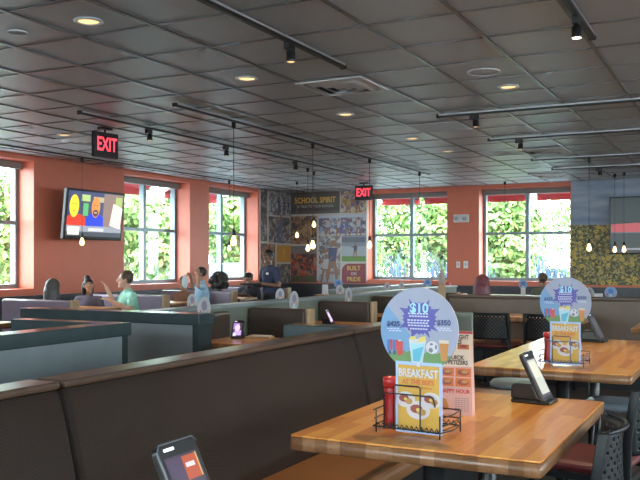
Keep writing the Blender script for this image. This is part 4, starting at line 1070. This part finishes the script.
    for pts in legs: SHO.ball(pts[2]+V(0, -.06, -.043), (.052, .13, .048), 14, 8)
    SHO.build('shoes', M['rubber'], t)
    H = MB(); q = hairstyle_scale
    H.ball(hc + Hh @ V(0, .022, .034), (.088*q, .100*q, .098*q), 18, 12)
    if style == 'long':
        for k in range(9):
            a = PI*(k/8); x = .085*math.cos(a); y = .03+.075*math.sin(a)
            H.tube([hc+Hh @ V(x*.8, y*.8, .07), hc+Hh @ V(x*1.12, y*1.15, -.05), hc+Hh @ V(x*1.25, y*1.15, -.20), hc+Hh @ V(x*1.1, y*1.1, -.29)], .036)
    elif style == 'bun':
        H.ball(HP(0, .06, .135), (.055, .055, .05), 14, 10)
        for k in range(7):
            a = PI*k/6; H.tube([hc+Hh @ V(.075*math.cos(a), .03+.06*math.sin(a), .05), hc+Hh @ V(.085*math.cos(a), .045+.075*math.sin(a), -.09), hc+Hh @ V(.07*math.cos(a), .05+.07*math.sin(a), -.15)], .028)
    elif style == 'curly':
        r_ = random.Random(len(label))
        for k in range(70):
            a = r_.uniform(0, 2*PI); el = r_.uniform(-.5, 1.4); v = V(math.cos(a)*math.cos(el), math.sin(a)*math.cos(el), math.sin(el))
            if v.y < -.35 and v.z < .45: continue
            H.ball(HP(v.x*.115*q, .03+v.y*.12*q, .03+v.z*.115*q), .033*q, 8, 6)
    ho = bake(H, .010, hair, 'hair', t, 3)
    if style == 'cap':
        CP = MB(); CP.ball(HP(0, .015, .055), (.096, .108, .075), 18, 12); CP.ring_sweep([[HP(x*.075, -.07+y*.075, .052+zz) for x, y in [(math.cos(2*PI*i/16), -abs(math.sin(2*PI*i/16)) if i < 8 else math.sin(2*PI*i/16)*-.1-.1) for i in range(16)]] for zz in (0, .008)]); CP.build('cap', M['blackplastic'], t)
    ew = MB(); ew.use(M['white'])
    for sx in (-1, 1): ew.ball(HP(sx*.031, -.081, .014), (.013, .008, .008), 10, 8)
    ew.use(M['dark'])
    for sx in (-1, 1): ew.ball(HP(sx*.031, -.087, .014), (.006, .004, .006), 8, 6)
    ew.build('eyes', None, t)
    mo = MB(); mo.ball(HP(0, -.089, -.066), (.024, .008, .007), 12, 6); mo.build('mouth', mat('lips', (.35, .11, .10), .5), t)
    return t, hands
def cloth(n, c): return mat(n, c, .8, var=.12, scale=30, bump=.1, bscale=80)
sk_l, sk_m, sk_d, sk_b = mat('skin_light', (.56, .33, .24), .5), mat('skin_tan', (.42, .22, .14), .5), mat('skin_dark', (.17, .085, .055), .45), mat('skin_brown', (.26, .13, .08), .5)
h_blk, h_brn, h_gry, h_bur = mat('hair_black', (.018, .014, .014), .5, var=.3, scale=60), mat('hair_brown', (.07, .04, .025), .5, var=.3, scale=60), mat('hair_grey_brown', (.10, .09, .09), .5, var=.45, scale=40, stretch=(3, 3, .3)), mat('hair_burgundy', (.12, .022, .035), .45, var=.4, scale=30)
mint, plum, brown, ltblue, navy_, darks = cloth('mint_cotton', (.30, .62, .50)), cloth('grey_plum_cotton', (.16, .14, .20)), cloth('rust_brown_cotton', (.22, .10, .06)), cloth('light_blue_cotton', (.30, .46, .60)), cloth('navy_polo', (.025, .035, .075)), cloth('dark_cotton', (.03, .03, .045))
jean = cloth('dark_jeans', (.04, .05, .09))
def P_(px, zc): 
    k = (px-320)/835*zc; c, s = math.cos(math.radians(27.247)), math.sin(math.radians(27.247)); return (k*c-zc*s, k*s+zc*c)
def XY(px, y):                                        # floor position on the line y = const seen in that column
    k = (px-320)/835; c, s = math.cos(math.radians(27.247)), math.sin(math.radians(27.247)); return ((k*c-s)*y/(k*s+c), y)
person('diner with long grey-brown hair seen from behind, left booth bench', XY(52, 7.32), PI-.1, .78, sk_m, mat('hair_dark_streaked', (.055, .05, .05), .5, var=.5, scale=40, stretch=(3, 3, .3)), cloth('charcoal_knit', (.06, .06, .07)), jean, 'long', turn=.2, hairstyle_scale=1.15)
person('diner with dark hair tied up and plum top, facing the person in mint', XY(89, 8.28), .6, .77, sk_m, h_blk, plum, jean, 'bun', turn=.6, arms={'R': ((-.24, -.05, .70), (-.12, -.28, .80)), 'L': ((.24, -.05, .70), (.12, -.28, .80))})
person('diner in a mint T-shirt raising one hand, in the left window booth', XY(131, 8.26), -.55, .90, sk_l, h_brn, mint, jean, 'short', lean=.08, turn=-.35,
       arms={'R': ((-.27, -.12, .76), (-.30, -.24, 1.02)), 'L': ((.27, -.10, .76), (.04, -.30, .88))})
person('diner with dark hair in a rust-brown shirt, below the second window', XY(184, 9.88), .1, .78, sk_m, h_blk, brown, jean, 'short')
loc = XY(202, 9.1)
person('child in light blue standing with both hands raised, beside the rust-brown shirt', loc, -.9, .72, sk_m, h_blk, ltblue, jean, 'short', sit=False,
       arms={'R': ((-.25, -.14, .92), (-.12, -.20, 1.10)), 'L': ((.26, -.08, .95), (.13, -.08, 1.16))})
a_ = -.9; ox, oy = -.12*.72, -.30*.72
t = thing('napkin', 'white napkin held up by the child in light blue', 'napkin', (loc[0]+ox*math.cos(a_)-oy*math.sin(a_), loc[1]+ox*math.sin(a_)+oy*math.cos(a_), .97), .4)
nb = MB(); nb.ring_sweep([[Vector((x*.075*k, .012*math.sin(x*4+z*9)+y*.004, z)) for x, y in ((-1,-1),(-.3,-1),(.3,-1),(1,-1),(1,1),(.3,1),(-.3,1),(-1,1))] for z, k in ((0, .25), (.04, .5), (.09, .62), (.14, .5), (.17, .3))]); nb.build('napkin_cloth', mat('white_paper', (.70, .74, .80), .7), t, smooth=True)
person('diner with a big bushy dark hairdo seen from behind, under the third window', XY(219.5, 10.55), PI-.1, .74, sk_d, mat('hair_dark_brown', (.04, .032, .03), .6, var=.3, scale=60), cloth('black_knit', (.03, .03, .035)), jean, 'curly', hairstyle_scale=1.6)
person('seated man in a dark shirt and cap beside the standing server', XY(249, 11.50), .2, .82, sk_b, h_blk, darks, jean, 'cap', turn=.4, arms={'R': ((-.24, -.1, .70), (-.10, -.28, .84)), 'L': ((.24, -.05, .70), (.12, -.26, .84))})
loc = XY(271, 10.75); ang = -.35
p, hs_ = person('server in a navy polo with a name tag, standing and holding a dark tray', loc, ang, .86, sk_d, h_blk, navy_, cloth('black_trousers', (.02, .02, .025)), 'short', sit=False, turn=.25, lean=.05,
              arms={'R': ((-.25, -.04, .68), (-.17, -.30, .72)), 'L': ((.25, -.04, .68), (.10, -.32, .72))})
MB().box((.09, -.155, 1.33), (.06, .008, .035)).build('name_tag', M['white'], p)
c_, s_ = math.cos(ang), math.sin(ang); ox, oy = -.03*.86, -.42*.86
t = thing('serving_tray', 'dark serving tray held by the standing server', 'tray', (loc[0]+ox*c_-oy*s_, loc[1]+ox*s_+oy*c_, .985), ang)
MB().lathe([(.001, 0), (.15, 0), (.17, .022), (.165, .024), (.148, .006), (.001, .006)], n=28).build('tray', M['blackplastic'], t)
MB().box((.0, 0, .012), (.13, .09, .01)).build('paper_slip', M['white'], t)
person('diner with long burgundy curls seen from behind, past the long bench', XY(482, 9.95), PI-.2, .83, sk_b, h_bur, cloth('maroon_knit', (.10, .02, .03)), jean, 'long', hairstyle_scale=1.15)
loc = XY(543, 13.1)
person('diner with dark cropped hair at the sunlit window table, half behind a sign', loc, -2.4, .82, sk_b, h_brn, cloth('olive_shirt', (.10, .10, .07)), jean, 'short')
dup(c0, (loc[0], loc[1], 0), -2.4+PI, 'black metal chair of the diner at the sunlit window table', G)

# ------------------------------------------------------------------ outdoors
def foliage(seed, n, R, m1, m2, size=.16, blobs=9):
    r = random.Random(seed); mb = MB(); cs = []
    for k in range(blobs):
        a = r.uniform(0, 2*PI); d = r.uniform(.0, .62)*R[0]; cs.append((d*math.cos(a), d*math.sin(a), r.uniform(-.6, .65)*R[2], r.uniform(.38, .60)*R[0]))
    for k in range(n):
        b = r.choice(cs); v = Vector((r.gauss(0, 1), r.gauss(0, 1), r.gauss(0, 1))).normalized(); d = b[3]*r.uniform(.55, 1.02)
        p = Vector((b[0], b[1], b[2])) + Vector((v.x*d, v.y*d, v.z*d*.8))
        nrm = (v + Vector((r.uniform(-.8, .8), r.uniform(-.8, .8), r.uniform(-.4, 1)))).normalized()
        u = nrm.orthogonal().normalized(); u = Matrix.Rotation(r.uniform(0, 6.28), 3, nrm) @ u; w_ = nrm.cross(u); q = size*r.uniform(.6, 1.2)
        mb.use(m1 if r.random() < .6 else m2); mb.face([p-u*q*.5, p+w_*q*.28+nrm*q*.06, p+u*q*.5, p-w_*q*.28+nrm*q*.06])
    return mb
def tree(label, loc, seed, R=(1.5, 1.5, 1.5), hz=2.2, n=3600):
    t = thing('tree', label, 'tree', (loc[0], loc[1], -.12), 0, 'trees outside the windows')
    tr = MB(); tr.lathe([(.13, 0), (.09, .2), (.075, hz*.6), (.05, hz)], n=12)
    for k in range(5):
        a = k*1.3+seed; tr.rod((0, 0, hz*.55+.1*k), (.7*R[0]*math.cos(a)*.8, .7*R[1]*math.sin(a)*.8, hz+.2*k), .035, .012)
    tr.build('trunk', M['bark'], t)
    o = foliage(seed, int(n*1.35), R, M['leaf'], M['leaf2'], .20).build('foliage', None, t, fix=False); o.location = (0, 0, hz+R[2]*.15)
    return t
tree('leafy tree outside the nearest left window', (-13.6, 12.0), 1, hz=1.7)
tree('leafy tree outside the left half of the second left window', (-13.2, 15.6), 2, hz=2.1)
tree('yellow-green tree outside the right half of the second left window', (-13.9, 18.8), 3, hz=2.0)
tree('bright leafy tree outside the third left window', (-13.5, 20.9), 4, hz=2.0)
tree('tree outside the left pane of the left back window', (-10.0, 20.8), 5, (1.3, 1.3, 1.5), hz=2.1, n=1700)
tree('full green tree outside the right pane of the left back window', (-7.4, 21.6), 6, (1.4, 1.4, 1.6), hz=1.9)
tree('green tree outside the left pane of the right back window', (-5.3, 20.4), 7, (1.25, 1.25, 1.6), hz=1.9)
tree('thin tree outside the right pane of the right back window', (-3.0, 22.4), 8, (1.5, 1.6, 1.5), hz=2.3, n=1500)
tree('tall tree further back, outside the left pane of the left back window', (-9.6, 24.5), 9, (1.9, 1.9, 1.9), hz=2.2, n=3000)
tree('tall tree further back, between the two back windows', (-8.2, 29.5), 10, (2.0, 2.0, 1.9), hz=2.2, n=3000)
tree('tree further back at the right end of the right back window', (-4.3, 26.5), 11, (2.0, 2.0, 1.7), hz=2.0, n=2600)
tree('tree further back beyond the second left window', (-17.5, 20.5), 12, (2.1, 2.1, 1.8), hz=2.2, n=2800)
tree('tree further back beyond the third left window', (-16.5, 25.0), 13, (2.2, 2.2, 1.8), hz=2.0, n=2800)
def spiky(label, loc, seed, h=1.1):
    t = thing('spiky_shrub', label, 'shrub', (loc[0], loc[1], -.12), 0, 'spiky blue-green shrubs outside')
    r = random.Random(seed); mb = MB()
    for k in range(70):
        a = r.uniform(0, 2*PI); sp = r.uniform(.05, .45); p0 = Vector((r.uniform(-.25, .25), r.uniform(-.1, .1), 0)); p2 = p0 + Vector((sp*math.cos(a), sp*math.sin(a), h*r.uniform(.6, 1.05))); p1 = (p0+p2)/2 + Vector((0, 0, .06)); wd = Vector((-math.sin(a), math.cos(a), 0))*.022
        mb.face([p0-wd, p0+wd, p1+wd, p1-wd]); mb.face([p1-wd, p1+wd, p2])
    mb.build('blades', M['leafb'], t, fix=False)
    MB().ball((0, 0, .0), (.3, .2, .06)).build('root_mound', M['bark'], t)
for (x, y, sd, lab) in [(-8.7, 18.6, 1, 'spiky shrub outside the lower left of the left back window'), (-7.5, 18.5, 2, 'spiky shrub outside the lower middle of the left back window'), (-6.5, 18.6, 3, 'spiky shrub outside the lower right of the left back window'),
                        (-5.45, 18.2, 4, 'spiky shrub outside the lower left corner of the right back window'), (-4.2, 19.8, 5, 'spiky shrub next to the corner one, outside the right back window'), (-3.7, 18.6, 6, 'spiky shrub outside the lower right of the right back window'),
                        (-11.0, 14.9, 7, 'spiky shrub outside the second left window')]:
    spiky(lab, (x, y), sd, 1.75)
# parked car beyond the third left window
t = thing('car', 'pale blue car parked outside the third left window', 'car', (-11.6, 17.6, -.12), 1.25)
MB().ring_sweep([[Vector((x, y*.86, z)) for y, z in ((-1, .30), (-1, .72), (-.86, .80), (.86, .80), (1, .72), (1, .30))] for x in (-2.1, -2.0, 0, 2.0, 2.1)]).build('body', M['carpaint'], t, bevel=.05)
MB().ring_sweep([[Vector((x, s*.74, .80)) for x, s in ((-1.5, -1), (1.0, -1), (1.0, 1), (-1.5, 1))], [Vector((x, s*.60, 1.36)) for x, s in ((-1.1, -1), (.35, -1), (.35, 1), (-1.1, 1))]]).build('windows', M['carglass'], t, bevel=.03)
MB().box((-.37, 0, 1.37), (1.4, 1.16, .05)).build('roof', M['carpaint'], t, bevel=.02)
for x in (-1.3, 1.3):
    for sy in (-1, 1): MB().lathe([(.001, -.1), (.28, -.1), (.32, -.06), (.32, .06), (.28, .1), (.001, .1)], (x, sy*.80, .32), 20, (0, 1, 0)).build('wheel', M['rubber'], t)
# red awnings over the windows, outside
def awning(label, axis, p, out, a, b):
    L_ = b-a
    if axis == 'x': t = thing('awning', label, 'awning', (a, p, 0), 0, 'red window awnings')
    else: t = thing('awning', label, 'awning', (p, a, 0), PI/2, 'red window awnings')
    s = out if axis == 'x' else -out
    MB().prism([(0, 3.02), (s*.85, 2.66), (s*.85, 2.645), (0, 3.005)], lambda u, v: Vector((0, u, v)), (L_, 0, 0)).build('canopy', M['awning'], t)
    MB().span((0, s*.835, 2.54), (L_, s*.85, 2.66)).build('valance', M['awning'], t)
    br = MB()
    for x in (.05, L_-.05): br.rod((x, 0, 2.72), (x, s*.82, 2.65), .012)
    br.build('bracket', M['black'], t)
awning('short red awning outside the left pane of the left back window', 'x', YB+RD, 1, -7.16, -6.28)
awning('long red awning spanning outside between the two back windows', 'x', YB+RD, 1, -6.17, -3.98)
awning('red awning outside the right pane of the right back window', 'x', YB+RD, 1, -3.80, -1.6)
awning('red awning outside the second left window', 'y', XL-RD, -1, 9.2, 12.36)
awning('red awning outside the third left window', 'y', XL-RD, -1, 12.9, 14.67)
